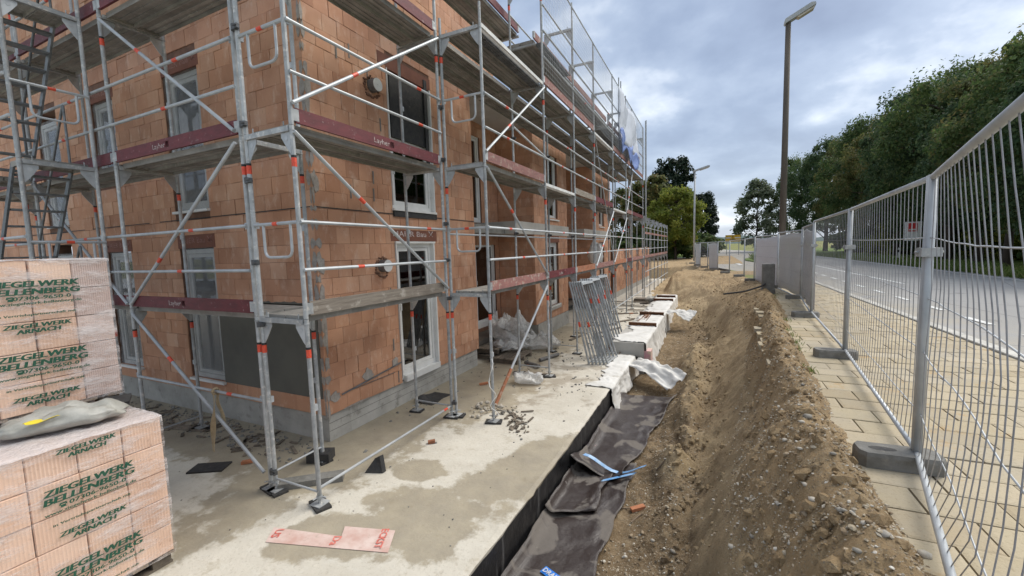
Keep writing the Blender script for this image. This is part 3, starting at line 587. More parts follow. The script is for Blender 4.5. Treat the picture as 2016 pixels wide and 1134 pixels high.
# ================================================================== BRICK HOUSE
CAMV = CAM
ub = unit_block(0.03, 'brick', 'brick')     # z of the unit block is the outward face
XW, YW, X2 = -5.03, 4.16, -4.75
house = thing('brick_house', (XW, YW, 0), 'unplastered orange brick house shell wrapped in scaffolding', 'house')
BR = []         # (dist, wallpart, centre, size, euler)
def wall(name, axis, plane, s0, s1, z0, z1, ops, first=0.365, L=0.25, H=0.249, sign=1, thick=0.32, label=None, start=None):
    """axis 'X': plane x=const facing sign*X, along Y. axis 'Y': plane y=const facing sign*Y, along X."""
    q = MB(); rec = 0.012
    cuts = sorted({s0, s1, *[a for o in ops for a in o[:2] if s0 < a < s1]})
    for a, b_ in zip(cuts, cuts[1:]):
        zz = [(z0, z1)]
        for (oa, ob, za, zb) in ops:
            if oa < (a+b_)/2 < ob:
                nz = []
                for (u, v) in zz:
                    if za > u: nz.append((u, min(v, za)))
                    if zb < v: nz.append((max(u, zb), v))
                zz = nz
        for (u, v) in zz:
            if v-u < 1e-3: continue
            if a == s0: a += 0.02
            if b_ == s1: b_ -= 0.02
            f0, f1 = sorted((plane-sign*rec, plane-sign*thick))
            if axis == 'X': q.box(f0, f1, a, b_, u, v)
            else: q.box(a, b_, f0, f1, u, v)
    wp = obj(name, q, 'brick_core', house)
    if label: wp['label'] = label
    n = int((z1-z0)/H+0.5); H = (z1-z0)/n
    for r in range(n):
        za, zb = z0+r*H, z0+(r+1)*H
        # free intervals in this course
        iv = [(s0, s1)]
        for (oa, ob, oz0, oz1) in ops:
            if oz1 > za+0.08 and oz0 < zb-0.08:
                nv = []
                for (u, v) in iv:
                    if oa > u: nv.append((u, min(v, oa)))
                    if ob < v: nv.append((max(u, ob), v))
                iv = [(u, v) for u, v in nv if v-u > 0.03]
        js = [s0]; c = s0+(first if r % 2 == 0 else first-L*0.5)
        while c < s1-0.06: js.append(c); c += L
        js.append(s1)
        for u, v in iv:
            pts = sorted({u, v, *[j for j in js if u+0.05 < j < v-0.05]})
            for a, b_ in zip(pts, pts[1:]):
                off = random.gauss(0, 0.0028); dep = 0.06
                m = (a+b_)/2; zc_ = (za+zb)/2; pl = plane+sign*(off-dep/2)
                cpos = Vector((pl, m, zc_)) if axis == 'X' else Vector((m, pl, zc_))
                # local z -> outward
                if axis == 'X': rot = Euler((R(90), 0, R(90))) if sign > 0 else Euler((R(90), 0, R(-90)))
                else: rot = Euler((R(90), 0, 0)) if sign < 0 else Euler((R(90), 0, R(180)))
                BR.append(((cpos-CAM).length, wp, cpos, (b_-a-random.uniform(0.003, 0.008), H-random.uniform(0.002, 0.005), dep), rot))
    return wp
D1 = (5.82, 6.90, 0.44, 2.93); W1 = (5.82, 7.0, 3.55, 5.88)
D1o = (5.80, 6.95, 0.40, 3.17); W1o = (5.80, 7.03, 3.50, 6.12)
wR = wall('street_wall', 'X', XW, YW, 8.58, 0.41, 9.2, [D1o, W1o], 0.37, 0.262, label='orange hollow-brick street wall with white window and door')
lops = [(-8.45, -7.45, 0.62, 3.17), (-8.47, -7.45, 3.55, 6.06), (-11.05, -10.12, 0.62, 3.17), (-11.05, -10.2, 4.3, 6.06), (-13.6, -12.6, 0.62, 3.17), (-13.6, -12.6, 3.55, 6.06)]
wL = wall('gable_wall', 'Y', YW, -24.5, XW, 0.41, 9.2, lops, 0.20, 0.365, sign=-1, label='shaded brick wall with film-covered windows')
# loggia: back wall, side faces, floor and ceiling slabs
XB = -5.95
D2 = (10.15, 11.35, 0.52, 3.0); D3 = (8.75, 9.55, 3.55, 5.9)
wB = wall('loggia_wall', 'X', XB, 8.58, 11.6, 0.41, 9.2, [D2, (8.9, 10.6, 3.55, 5.95)], 0.37, 0.262)
wE = wall('return_wall', 'Y', 8.58, XB, XW, 0.41, 9.2, [], 0.2, 0.262, sign=1, thick=0.25)
wP = wall('pier_wall', 'Y', 11.6, XB, X2, 0.46, 6.3, [], 0.2, 0.30, sign=-1)
W2 = (12.75, 13.75, 0.86, 2.95); W3 = (12.75, 13.75, 3.72, 5.85)
wQ = wall('bay_wall', 'X', X2, 11.6, 14.75, 0.46, 6.3, [W2, W3], 0.37, 0.262)
wS = wall('return_wall', 'Y', 14.75, XB, X2, 0.41, 6.3, [], 0.2, 0.262, sign=1, thick=0.25)
wT = wall('loggia_wall', 'X', XB, 14.75, 18.4, 0.41, 6.3, [(16.2, 17.4, 0.5, 2.95), (15.4, 17.0, 3.55, 5.9)], 0.37, 0.30)
wU = wall('pier_wall', 'Y', 18.4, XB, X2, 0.46, 6.3, [], 0.2, 0.30, sign=-1)
W4 = (19.6, 20.6, 0.86, 2.95); W5 = (19.6, 20.6, 3.72, 5.85)
wV = wall('bay_wall', 'X', X2, 18.4, 22.0, 0.46, 6.3, [W4, W5], 0.37, 0.30)
BR.sort(key=lambda q: q[0]); rest = {}
for k, (d, wp, c, s, rot) in enumerate(BR):
    if k < 300:
        o = link('brick', ub, None, wp, c); o.scale = s; o.rotation_euler = rot
    else:
        r_ = rest.setdefault(wp.name, (wp, MB()))[1]; Mx = Matrix.Translation(c) @ rot.to_matrix().to_4x4() @ Matrix.Diagonal((*s, 1))
        r_.add([Mx @ v.co for v in ub.vertices], [tuple(p.vertices) for p in ub.polygons])
for wp, q in rest.values(): stuff(obj('brickwork', q, 'brick', wp))
# concrete footing with board-marked courses
q = MB(); q.box(-24.5, XW-0.035, YW+0.035, 4.6, -0.1, 0.408); q.box(-5.6, XW-0.033, 4.6, 8.54, -0.1, 0.408)
ft = obj('footing', q, 'footing', house)
q = MB()
for a in (0.155, 0.275): q.box(XW-0.036, XW-0.0305, YW+0.04, 8.54, a, a+0.004+0.002); 
stuff(obj('form_joint', q, 'conc_block', ft))
q = MB(); q.box(XB-0.2, X2+0.03, 11.66, 14.72, -0.1, 0.455); q.box(XB-0.2, X2+0.03, 18.45, 21.97, -0.1, 0.455); q.box(XB-0.2, XB-0.02, 8.6, 18.45, -0.1, 0.40)
obj('footing', q, 'footing', house)
for y_ in (12.7, 19.55): obj('window_ledge', MB().box(X2-0.02, X2+0.045, y_, y_+1.15, 0.72, 0.86), 'conc_pale', house)
# floors, balcony bands, loggia ceilings, roof lid
q = MB(); q.box(XB-0.3, X2+0.012, 10.3, 14.9, 3.19, 3.53); obj('balcony_slab', q, 'conc_pale', house)
q = MB(); q.box(XB-0.3, X2+0.012, 17.0, 22.1, 3.19, 3.53); obj('balcony_slab', q, 'conc_pale', house)
q = MB(); q.box(XB-0.3, XW-0.04, 8.60, 10.29, 3.19, 3.40); obj('balcony_slab', q, 'conc_block', house)
q = MB(); q.box(XB-0.3, X2-0.05, 8.60, 22.05, 6.305, 6.55); obj('ceiling_slab', q, 'ceil_white', house)
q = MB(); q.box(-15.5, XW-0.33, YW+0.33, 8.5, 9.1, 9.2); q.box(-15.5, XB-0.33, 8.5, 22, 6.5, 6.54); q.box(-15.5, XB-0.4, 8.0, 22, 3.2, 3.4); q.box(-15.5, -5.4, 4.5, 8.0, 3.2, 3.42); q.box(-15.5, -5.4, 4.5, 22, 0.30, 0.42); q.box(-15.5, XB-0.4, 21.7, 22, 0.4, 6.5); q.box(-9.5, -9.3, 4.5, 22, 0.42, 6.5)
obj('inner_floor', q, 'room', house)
# dark joint at the storey line
q = MB(); q.box(XW-0.02, XW+0.006, YW+0.02, 8.56, 3.435, 3.45); q.box(-24.4, XW-0.02, YW-0.006, YW+0.02, 3.435, 3.45); obj('membrane_joint', q, 'black_rubber', house)
# ---- windows: window (frame) > sash, pane, sill, film
def window(axis, plane, sgn, a, b_, z0, z1, kind='window', inset=0.06, film=False, sill=True, mull=None, board=0.0):
    """axis X: along Y, faces sgn*X"""
    def bx(q, u0, u1, v0, v1, d0, d1):
        p0, p1 = sorted((plane-sgn*d0, plane-sgn*d1))
        return q.box(p0, p1, u0, u1, v0, v1) if axis == 'X' else q.box(u0, u1, p0, p1, v0, v1)
    fw = 0.075; q = MB()
    bx(q, a, a+fw, z0, z1, inset, inset+0.08); bx(q, b_-fw, b_, z0, z1, inset, inset+0.08); bx(q, a+fw, b_-fw, z1-fw, z1, inset, inset+0.08); bx(q, a+fw, b_-fw, z0, z0+fw+board, inset, inset+0.08)
    wdw = obj(kind, q, 'pvc', house)
    zs = z0+fw+board; cells = [(zs, z1-fw)] if not mull else [(zs, mull), (mull, z1-fw)]
    for (u, v) in cells:
        q = MB(); sw = 0.062; A, B = a+fw+0.004, b_-fw-0.004; u += 0.004; v -= 0.004
        bx(q, A, A+sw, u, v, inset+0.018, inset+0.07); bx(q, B-sw, B, u, v, inset+0.018, inset+0.07); bx(q, A+sw, B-sw, u, u+sw, inset+0.018, inset+0.07); bx(q, A+sw, B-sw, v-sw, v, inset+0.018, inset+0.07)
        obj('sash', q, 'pvc', wdw)
        q = MB(); bx(q, A+sw-0.01, B-sw+0.01, u+sw-0.01, v-sw+0.01, inset+0.04, inset+0.046); obj('pane', q, 'glass', wdw)
        q = MB(); m_ = (A+B)/2
        bx(q, A+0.02, A+0.045, (u+v)/2-0.02, (u+v)/2+0.10, inset-0.012, inset+0.017); obj('handle', q, 'pvc', wdw)
    if sill:
        q = MB(); bx(q, a-0.04, b_+0.04, z0-0.045, z0-0.005, -0.05, inset+0.05); obj('sill', q, 'pvc', wdw)
    if film:
        g = []
        for i in range(13):
            row = []
            for j in range(31):
                u = a-0.03+(b_-a+0.06)*i/12; v = z0-0.02+(z1-z0+0.06)*j/30
                d = -0.004-0.035*abs(fbm(u*5, v*2.2, plane))-0.012*abs(math.sin((u*0.9+v)*17))
                row.append((plane-sgn*(d+0.05), u, v) if axis == 'X' else (u, plane-sgn*(d+0.05), v))
            g.append(row)
        q = MB(); q.sheet(g); obj('plastic_film', q, 'window_film', wdw, None, True)
    return wdw
w_ = window('X', XW, 1, *D1, kind='terrace_door', board=0.10, inset=0.05, sill=False); w_['label'] = 'white terrace door with dark glass'
for bx_ in ((XW-0.06, XW+0.02, D1[0]-0.015, D1[0], 0.5, 2.93), (XW-0.06, XW+0.025, D1[1], D1[1]+0.035, 0.5, 2.93), (XW-0.06, XW+0.03, D1[0]-0.02, D1[1]+0.06, 2.93, 2.965), (XW-0.06, XW+0.03, 5.9, 6.95, 0.40, 0.515)): obj('reveal_trim', MB().box(*bx_), 'pvc', w_)
w_ = window('X', XW, 1, *W1, mull=4.72, inset=0.05); w_['label'] = 'tall white window reflecting the sky'
for bx_ in ((XW-0.06, XW+0.02, W1[0]-0.015, W1[0], 3.6, 5.9), (XW-0.06, XW+0.025, W1[1], W1[1]+0.028, 3.55, 5.9)): obj('reveal_trim', MB().box(*bx_), 'pvc', w_)
q = MB(); q.box(XW-0.12, XW-0.015, 5.9, 6.93, 4.79, 5.86); 
obj('roller_blind', q, 'black_rubber', w_)
for a in (W2, W3): window('X', X2, 1, *a, inset=0.08)
for a in (W4, W5): window('X', X2, 1, *a, inset=0.08)
window('X', XB, 1, *D2, kind='terrace_door', board=0.08, inset=0.05, sill=False); window('X', XB, 1, 8.9, 10.6, 3.55, 5.95, kind='terrace_door', inset=0.05, sill=False)
window('X', XB, 1, 16.2, 17.4, 0.5, 2.95, kind='terrace_door', inset=0.05, sill=False); window('X', XB, 1, 15.4, 17.0, 3.55, 5.9, kind='terrace_door', inset=0.05, sill=False)
for (a, b_, c_, d_) in lops:
    top = 2.93 if d_ < 4 else 5.82
    window('Y', YW, -1, a+0.05, b_-0.02, c_+0.04, top, film=True, kind='window', inset=0.05)['label'] = 'window sealed behind crinkled grey plastic film'
# roller shutter lintels with lettering
def lintel(axis, plane, sgn, a, b_, z0, z1, words, ink='ink_white'):
    q = MB(); d0, d1 = sorted((plane-sgn*0.10, plane+sgn*0.004))
    q.box(d0, d1, a, b_, z0, z1) if axis == 'X' else q.box(a, b_, d0, d1, z0, z1)
    li = obj('lintel', q, 'shutter_red', house)
    if words:
        q = MB(); o_ = Vector((plane+0.004, a+0.06, z0+0.085)) if axis == 'X' else Vector((a+0.06, plane-0.004, z0+0.085))
        U = Vector((0, 1, 0)) if axis == 'X' else Vector((1, 0, 0)); W_ = b_-a
        text_mb(q, 'MAIER Bau', o_, U, (0, 0, 1), 0.095, W_*0.70, 0.01)
        p = o_+U*(W_*0.76); n_ = U.cross(Vector((0, 0, 1)))*0.0015; Z = Vector((0, 0, 1))
        # swallow-tail mark of two crossing strokes
        for s1 in (-1, 1):
            c0 = p+U*(0.07)+Z*0.03; q.poly([c0+U*(s1*0.075)+Z*0.075+n_, c0+U*(s1*0.055)+Z*0.085+n_, c0+n_+Z*0.02, c0-U*(s1*0.05)-Z*0.03+n_, c0-U*(s1*0.065)-Z*0.018+n_, c0+Z*0.0+n_], U.cross(Z)*0.001)
        stuff(obj('lettering', q, ink, li))
    return li
lintel('X', XW, 1, 5.70, 7.05, 2.97, 3.17, True); lintel('X', XW, 1, 5.62, 7.05, 5.90, 6.12, False)
for (a, b_, c_, d_) in lops[:4]: lintel('Y', YW, -1, a-0.02, b_+0.06, 2.95 if d_ < 4 else 5.84, 3.17 if d_ < 4 else 6.06, True, 'ink_faint')
lintel('X', X2, 1, 12.7, 13.85, 2.96, 3.17, False)
# round vents cored through the wall
for (yv, zv) in ((5.45, 2.55), (5.45, 5.48)):
    q = MB(); q.tube((XW-0.02, yv, zv), (XW+0.13, yv, zv), 0.105, 20); v_ = obj('vent_pipe', q, 'vent_grey', house)
    q = MB(); q.tube((XW+0.131, yv, zv), (XW+0.139, yv, zv), 0.101, 20); q.tube((XW+0.139, yv, zv), (XW+0.146, yv, zv), 0.012, 8); obj('cap', q, 'vent_lid', v_)
    q = MB()
    for k in range(26):
        t = 2*math.pi*k/26; rr = 0.14+0.04*random.random(); pebble(q, (XW+0.002, yv+rr*math.cos(t), zv+rr*math.sin(t)-0.02), 0.022+0.02*random.random(), 0.6)
    stuff(obj('broken_edge', q, 'brick_core', house))
# mortar smears, plaster patch, corner bead, cable trunking
q = MB()
for (y_, z_, w__, h__) in ((4.30, 0.66, 0.20, 0.16), (4.98, 0.80, 0.26, 0.24), (5.62, 0.84, 0.18, 0.20), (4.24, 2.6, 0.12, 0.22), (4.23, 3.75, 0.12, 0.24), (4.22, 5.1, 0.10, 0.30), (4.72, 0.42, 0.6, 0.03), (4.22, 1.7, 0.05, 0.9)):
    n_ = 14; q.poly([(XW+0.004, y_+w__*0.5*math.cos(t)*(0.6+0.5*random.random()), z_+h__*0.5*math.sin(t)*(0.6+0.6*random.random())) for t in (2*math.pi*k/n_ for k in range(n_))], (0.008, 0, 0))
stuff(obj('mortar_patch', q, 'mortar', house))
q = MB()
for (y_, z_) in ((4.86, 3.72), (5.35, 3.72), (5.36, 4.0), (5.62, 2.05), (5.62, 1.15), (5.70, 0.55), (5.36, 5.6), (5.0, 5.85), (5.60, 4.9), (5.60, 4.35), (4.75, 5.75)):
    q.box(XW+0.003, XW+0.008, y_-0.012, y_+0.014, z_-0.10, z_+0.11)
stuff(obj('joint_filler', q, 'conc_block', house))
q = MB(); q.box(-7.44, -5.10, YW-0.012, YW+0.02, 0.66, 2.05)
pts = [(-7.44+2.34*i/40, YW-0.012, 2.04+0.035+0.03*fbm(i*0.4, 1.0)) for i in range(41)]
q.poly([(-7.44, YW-0.012, 2.02)]+pts[::1]+[(-5.10, YW-0.012, 2.02)], (0, 0.03, 0))
obj('sealing_coat', q, 'slate', house)['label'] = 'smooth dark sealing coat on the shaded wall'
q = MB(); q.tube((XW+0.02, 4.42, 0.655), (XW+0.02, 5.78, 0.80), 0.012, 6); q.box(XW+0.004, XW+0.018, 4.5, 5.6, 0.66, 0.664); obj('wall_conduit', q, 'galv_dark', house)
q = MB()
for k in range(34):
    z_ = 0.5+8.2*k/34+random.uniform(-.06, .06); w__ = random.uniform(0.02, 0.06); h__ = random.uniform(0.05, 0.17); n_ = 9
    ring_ = [(math.cos(t)*(0.5+0.7*random.random()), math.sin(t)*(0.5+0.7*random.random())) for t in (2*math.pi*i/n_ for i in range(n_))]
    q.poly([(XW+0.003, YW+w__*0.75+w__*a_, z_+h__*c_) for a_, c_ in ring_], (0.006, 0, 0)); q.poly([(XW-w__*0.75-w__*a_, YW-0.003, z_+h__*c_) for a_, c_ in ring_], (0, -0.006, 0))
stuff(obj('corner_mortar', q, 'mortar', house))
q = MB(); q.box(XW+0.003, XW+0.02, 6.83, 6.92, 4.45, 6.05); obj('membrane_flap', q, 'black_rubber', house)
q = MB(); q.box(XW+0.003, XW+0.03, 5.80, 7.06, 3.40, 3.505); obj('sill_membrane', q, 'black_rubber', house)
# ================================================================== SCAFFOLDS
XV, YV, ZV = Vector((1, 0, 0)), Vector((0, 1, 0)), Vector((0, 0, 1))
LV = [2.09, 4.09, 6.09]
RT = 0.0242
SH = {}; TR = random.Random(4)
def frame_meshes(u, key, width=0.73, h=2.0):
    """mesh set for a 2 m frame whose second standard is at +u*width; origin = base of first standard, top at z=h (deck level)"""
    if key in SH: return SH[key]
    u = Vector(u); v = ZV.cross(u)
    q = MB()
    for s_ in (0, width): q.tube(u*s_, u*s_+ZV*(h-0.005), RT, 10); q.tube(u*s_+ZV*(h-0.06), u*s_+ZV*(h-0.045), RT+0.005, 10)
    # U-shaped transom
    c = u*(width/2)+ZV*(h-0.035)
    q.obox(c-ZV*0.022, u, v, ZV, width/2-RT, 0.026, 0.004); q.obox(c+v*0.024, u, v, ZV, width/2-RT, 0.0035, 0.026); q.obox(c-v*0.024, u, v, ZV, width/2-RT, 0.0035, 0.026)
    q.tube(u*(width*0.16)+ZV*(h-0.005), u*(width*0.16)+ZV*(h+0.05), 0.007, 6); q.tube(u*(width*0.84)+ZV*(h-0.005), u*(width*0.84)+ZV*(h+0.05), 0.007, 6)
    A = q.mesh('frame'); A.materials.append(MAT['galv'])
    G = []
    for s_ in (0, 1):
        d = u if s_ == 0 else -u; o = u*(width*s_)
        q = MB(); pts = [o+d*RT+ZV*(h-0.065), o+d*0.165+ZV*(h-0.065), o+d*0.165+ZV*(h-0.105), o+d*0.11+ZV*(h-0.19), o+d*0.06+ZV*(h-0.26), o+d*RT+ZV*(h-0.30)]
        q.poly([p-v*0.004 for p in pts], v*0.008); q.tube(o+d*0.085-v*0.007+ZV*(h-0.125), o+d*0.085+v*0.007+ZV*(h-0.125), 0.026, 8)
        m_ = q.mesh('gusset_plate'); m_.materials.append(MAT['galv_clean']); G.append(m_)
    T = []
    for s_ in (0, width):
        q = MB(); q.tube(u*s_+ZV*(h-0.42), u*s_+ZV*(h-0.33), RT+0.0016, 10, None, False); m_ = q.mesh('marker_tape'); m_.materials.append(MAT['tape']); T.append(m_)
    TB = []
    for s_ in (0, width):
        q = MB(); q.tube(u*s_+ZV*(h-0.33), u*s_+ZV*(h-0.305), RT+0.0018, 10, None, False); m_ = q.mesh('tape_edge'); m_.materials.append(MAT['tape_black']); TB.append(m_)
    K = []
    for s_ in (0, width):
        q = MB(); q.obox(u*s_+v*0.03+ZV*1.02, u, v, ZV, 0.016, 0.022, 0.035)
        m_ = q.mesh('wedge_box'); m_.materials.append(MAT['galv_clean']); K.append(m_)
    SH[key] = (A, G, T, TB, K); return SH[key]
def frame(sc, p, u, key, ztop, tapes=(1, 1), width=0.73):
    A, G, T, TB, K = frame_meshes(u, key, width)
    o = link('frame', A, None, sc, (p[0], p[1], ztop-2.0))
    for m_ in G: link('gusset_plate', m_, None, o, ORG[o.name])
    for k in (0, 1):
        if tapes[k] and (ztop < 3 or TR.random() < 0.45): link('marker_tape', T[k], None, o, ORG[o.name]); link('tape_edge', TB[k], None, o, ORG[o.name])
        link('wedge_box', K[k], None, o, ORG[o.name])
    return o
def part(sc, name, q, mat, smooth=False): return obj(name, q, mat, sc, None, smooth)
def rail(sc, a, b_, r=0.019, name='guard_rail', tape=0.72, mat='galv_clean'):
    q = MB(); a = Vector(a); b_ = Vector(b_); d = (b_-a).normalized()
    q.tube(a, b_, r, 8); o = part(sc, name, q, mat, False)
    if tape:
        q = MB(); c = a+(b_-a)*tape; q.tube(c-d*0.05, c+d*0.05, r+0.0016, 8, None, False); obj('marker_tape', q, 'tape', o)
    return o
def deck(sc, a, b_, w_dir, width=0.61, mat='deck', z=None, nb=2, name='deck_board'):
    """steel planks from a to b (along the bay); w_dir is the direction across"""
    a = Vector(a); b_ = Vector(b_); L = (b_-a).length; d = (b_-a).normalized(); w_dir = Vector(w_dir)
    bw = width/nb
    for k in range(nb):
        c = (a+b_)/2+w_dir*(0.06+bw*(k+0.5)); q = MB()
        q.obox(c+ZV*0.012, d, w_dir, ZV, L/2-0.03, bw/2-0.006, 0.012)
        for s_ in (-1, 1): q.obox(c+w_dir*(s_*(bw/2-0.012))-ZV*0.022, d, w_dir, ZV, L/2-0.03, 0.005, 0.022)
        for s_ in (-0.5, 0, 0.5): q.obox(c+w_dir*(s_*bw*0.55)-ZV*0.006, d, w_dir, ZV, L/2-0.04, 0.022, 0.005)
        for s_ in (-1, 1): q.obox(c+d*(s_*(L/2-0.05))-ZV*0.02, d, w_dir, ZV, 0.02, bw/2-0.012, 0.02)
        part(sc, name, q, mat)
def layher(o_, U, w_=0.36, h=0.062):
    q = MB(); text_mb(q, 'Layher', o_, U, ZV, h, w_*0.78, 0.0)
    U = Vector(U); p = Vector(o_)+U*(w_*0.84); n_ = U.cross(ZV)*0.0015; s_ = h*1.05; t = s_*0.10
    def bar(a, b_):
        a = p+U*(a[0]*s_)+ZV*(a[1]*s_)+n_; b_ = p+U*(b_[0]*s_)+ZV*(b_[1]*s_)+n_; d = (b_-a).normalized(); e_ = d.cross(U.cross(ZV))*t*0.5
        q.add([a-e_, b_-e_, b_+e_, a+e_], [(0, 1, 2, 3), (3, 2, 1, 0)])
    for a, b_ in (((0, 0), (0, 1)), ((0, 0), (.9, 0)), ((.9, 0), (.9, 1)), ((0.1, 1), (.8, 0.15)), ((.1, .15), (.8, 1)), ((0.35, 1), (.35, .3)), ((.58, 1), (.58, .3))): bar(a, b_)
    return q
def toe(sc, a, b_, mat, out_n, text=None, h=0.15, name='toe_board'):
    a = Vector(a); b_ = Vector(b_); d = (b_-a).normalized(); n_ = Vector(out_n); L = (b_-a).length
    q = MB(); q.obox((a+b_)/2+ZV*(0.03+h/2), d, n_, ZV, L/2-0.02, 0.015, h/2); o = part(sc, name, q, mat)
    for s_ in (-1, 1):
        q = MB(); q.obox((a+b_)/2+d*(s_*(L/2-0.02))+ZV*(0.03+h/2), d, n_, ZV, 0.035, 0.0175, h/2*0.8); obj('end_fitting', q, 'galv', o)
    if text is not None:
        U = d if n_.dot(d.cross(ZV)) > 0 else -d
        st = a if U == d else b_
        stuff(obj('lettering', layher(st+U*(L*text)+n_*0.0158+ZV*(0.03+h*0.30), U), 'ink_white', o))
    return o
def end_guard(sc, a, b_, z, drop=0.36):
    """double end rail: top tube with a hanging U loop"""
    a = Vector((*a, z)); b_ = Vector((*b_, z)); d = (b_-a); q = MB(); q.tube(a, b_, 0.019, 8)
    q.pipe(bend_tube([a+d*0.22, a+d*0.22-ZV*drop, a+d*0.82-ZV*drop, a+d*0.82], 0.016, 8, 0.09, 5), 0.015, 8)
    o = part(sc, 'end_guard', q, 'galv_clean'); dn = d.normalized()
    q = MB(); c = a+d*0.5; q.tube(c-dn*0.04, c+dn*0.04, 0.0206, 8, None, False); obj('marker_tape', q, 'tape', o); return o
def brace(sc, a, b_): return rail(sc, a, b_, 0.021, 'brace', 0.33)
def jack(sc, p, z=0.09, pad=True):
    q = MB(); q.tube((p[0], p[1], 0.035), (p[0], p[1], z+0.25), 0.017, 8); q.obox(Vector((p[0], p[1], 0.032)), XV, YV, ZV, 0.075, 0.075, 0.004); q.tube((p[0], p[1], z), (p[0], p[1], z+0.03), 0.032, 8)
    for t in (0, 2.1, 4.2): q.tube((p[0], p[1], z+0.02), (p[0]+0.075*math.cos(t+p[0]), p[1]+0.075*math.sin(t+p[0]), z+0.012), 0.008, 5)
    return part(sc, 'base_jack', q, 'galv')
PADS = []
def coupler(sc, p):
    q = MB(); p = Vector(p); q.tube(p-ZV*0.03, p+ZV*0.03, 0.042, 8); q.obox(p+Vector((0.05, -0.02, 0)), XV, YV, ZV, 0.03, 0.018, 0.022); q.tube(p+Vector((0.03, -0.05, 0)), p+Vector((0.10, -0.05, 0)), 0.008, 6)
    return part(sc, 'coupler', q, 'ring_steel')

# ---- bay wrapped round the house corner
XA0, XA1, YA0, YA1 = -4.60, -3.872, 3.013, 5.635
sA = thing('scaffold', (XA1, YA0, 0), 'galvanised scaffold bay at the house corner with burgundy and grey wooden toe boards', 'scaffold')
for (y_) in (YA0, YA1):
    for k, zt in enumerate(LV+[8.09]): frame(sA, (XA0, y_), XV, 'X', zt, (1, 1) if zt < 3 or y_ > 4 else (1, 1))
    for x_ in (XA0, XA1): jack(sA, (x_, y_)); PADS.append((x_, y_))
for k, zt in enumerate(LV):
    deck(sA, (XA0, YA0, zt), (XA0, YA1, zt), XV)
    for dz in (0.52, 1.02):
        if k == 0: rail(sA, (XA1+0.03, YA0, zt+dz), (XA1+0.03, YA1, zt+dz), tape=0.30 if dz < 1 else 0.83)
        else: rail(sA, (XA1+0.03, YA0, zt+dz), (XA1+0.03, YA1, zt+dz), tape=0.8)
    end_guard(sA, (XA0, YA0), (XA1, YA0), zt+1.02)
toe(sA, (XA1, YA0+0.03, 2.09), (XA1, YA1-0.03, 2.09), 'toe_wood', XV)
toe(sA, (XA1, YA0+0.03, 4.09), (XA1, YA1-0.03, 4.09), 'toe_red', XV, 0.44)
toe(sA, (XA1, YA0+0.03, 6.09), (XA1, YA1-0.03, 6.09), 'toe_red', XV, None)
brace(sA, (XA1+0.035, YA0, 4.02), (XA1+0.035, YA1, 2.17)); brace(sA, (XA1+0.045, YA0, 4.30), (XA1+0.045, YA1, 6.02)); brace(sA, (XA1+0.035, YA1, 7.9), (XA1+0.035, YA0, 6.25))
rail(sA, (XA1, YA0, 0.20), (XA1, YA1, 0.20), 0.017, 'base_tie', 0.93); rail(sA, (XA0, YA1, 0.20), (XA1, YA1, 0.20), 0.013, 'base_tie', 0); rail(sA, (XA0, YA0, 0.16), (XA1, YA0, 0.16), 0.013, 'base_tie', 0)
for z_ in (0.25, 2.0, 2.62, 3.2, 4.2, 5.0): coupler(sA, (XA1+0.012, YA1+0.02, z_))
for z_ in (0.25, 2.0, 2.7, 3.6, 4.2, 5.2, 6.0): coupler(sA, (XA0-0.012, YA0-0.012, z_))

# ---- scaffold in front of the shaded wall
YL0, YL1 = 3.013, 3.74; xsL = [-4.685, -7.47, -10.2, -12.8]
sL = thing('scaffold', (xsL[0], YL0, 0), 'scaffold along the shaded wall with burgundy toe boards and diagonal braces', 'scaffold')
for i, x_ in enumerate(xsL):
    for zt in LV+[8.09]: frame(sL, (x_, YL0), YV, 'Y', zt)
    for y_ in (YL0, YL1): jack(sL, (x_, y_)); PADS.append((x_, y_))
for i in range(3):
    a, b_ = xsL[i+1], xsL[i]
    for k, zt in enumerate(LV):
        deck(sL, (a, YL0, zt), (b_, YL0, zt), YV)
        for dz in (0.52, 1.02): rail(sL, (a, YL0-0.03, zt+dz), (b_, YL0-0.03, zt+dz), tape=0.62 if dz > 1 else 0.5)
        toe(sL, (a+0.03, YL0, zt), (b_-0.03, YL0, zt), 'toe_red', -YV, 0.36 if i == 0 else None)
brace(sL, (-7.40, YL0-0.035, 2.15), (-4.75, YL0-0.035, 4.02)); brace(sL, (-7.40, YL0-0.035, 5.98), (-4.75, YL0-0.035, 4.15)); brace(sL, (-7.40, YL0-0.035, 2.02), (-4.75, YL0-0.035, 0.22)); brace(sL, (-10.1, YL0-0.035, 4.02), (-7.5, YL0-0.035, 2.15))
rail(sL, (-7.47, YL0-0.02, 1.10), (-4.685, YL0-0.02, 1.10), 0.018, 'tie_rail', 0.78); rail(sL, (xsL[0], YL0, 0.20), (xsL[0], YL1, 0.20), 0.013, 'base_tie', 0); rail(sL, (-7.47, YL0, 0.22), (-7.47, YL1, 0.22), 0.013, 'base_tie', 0)

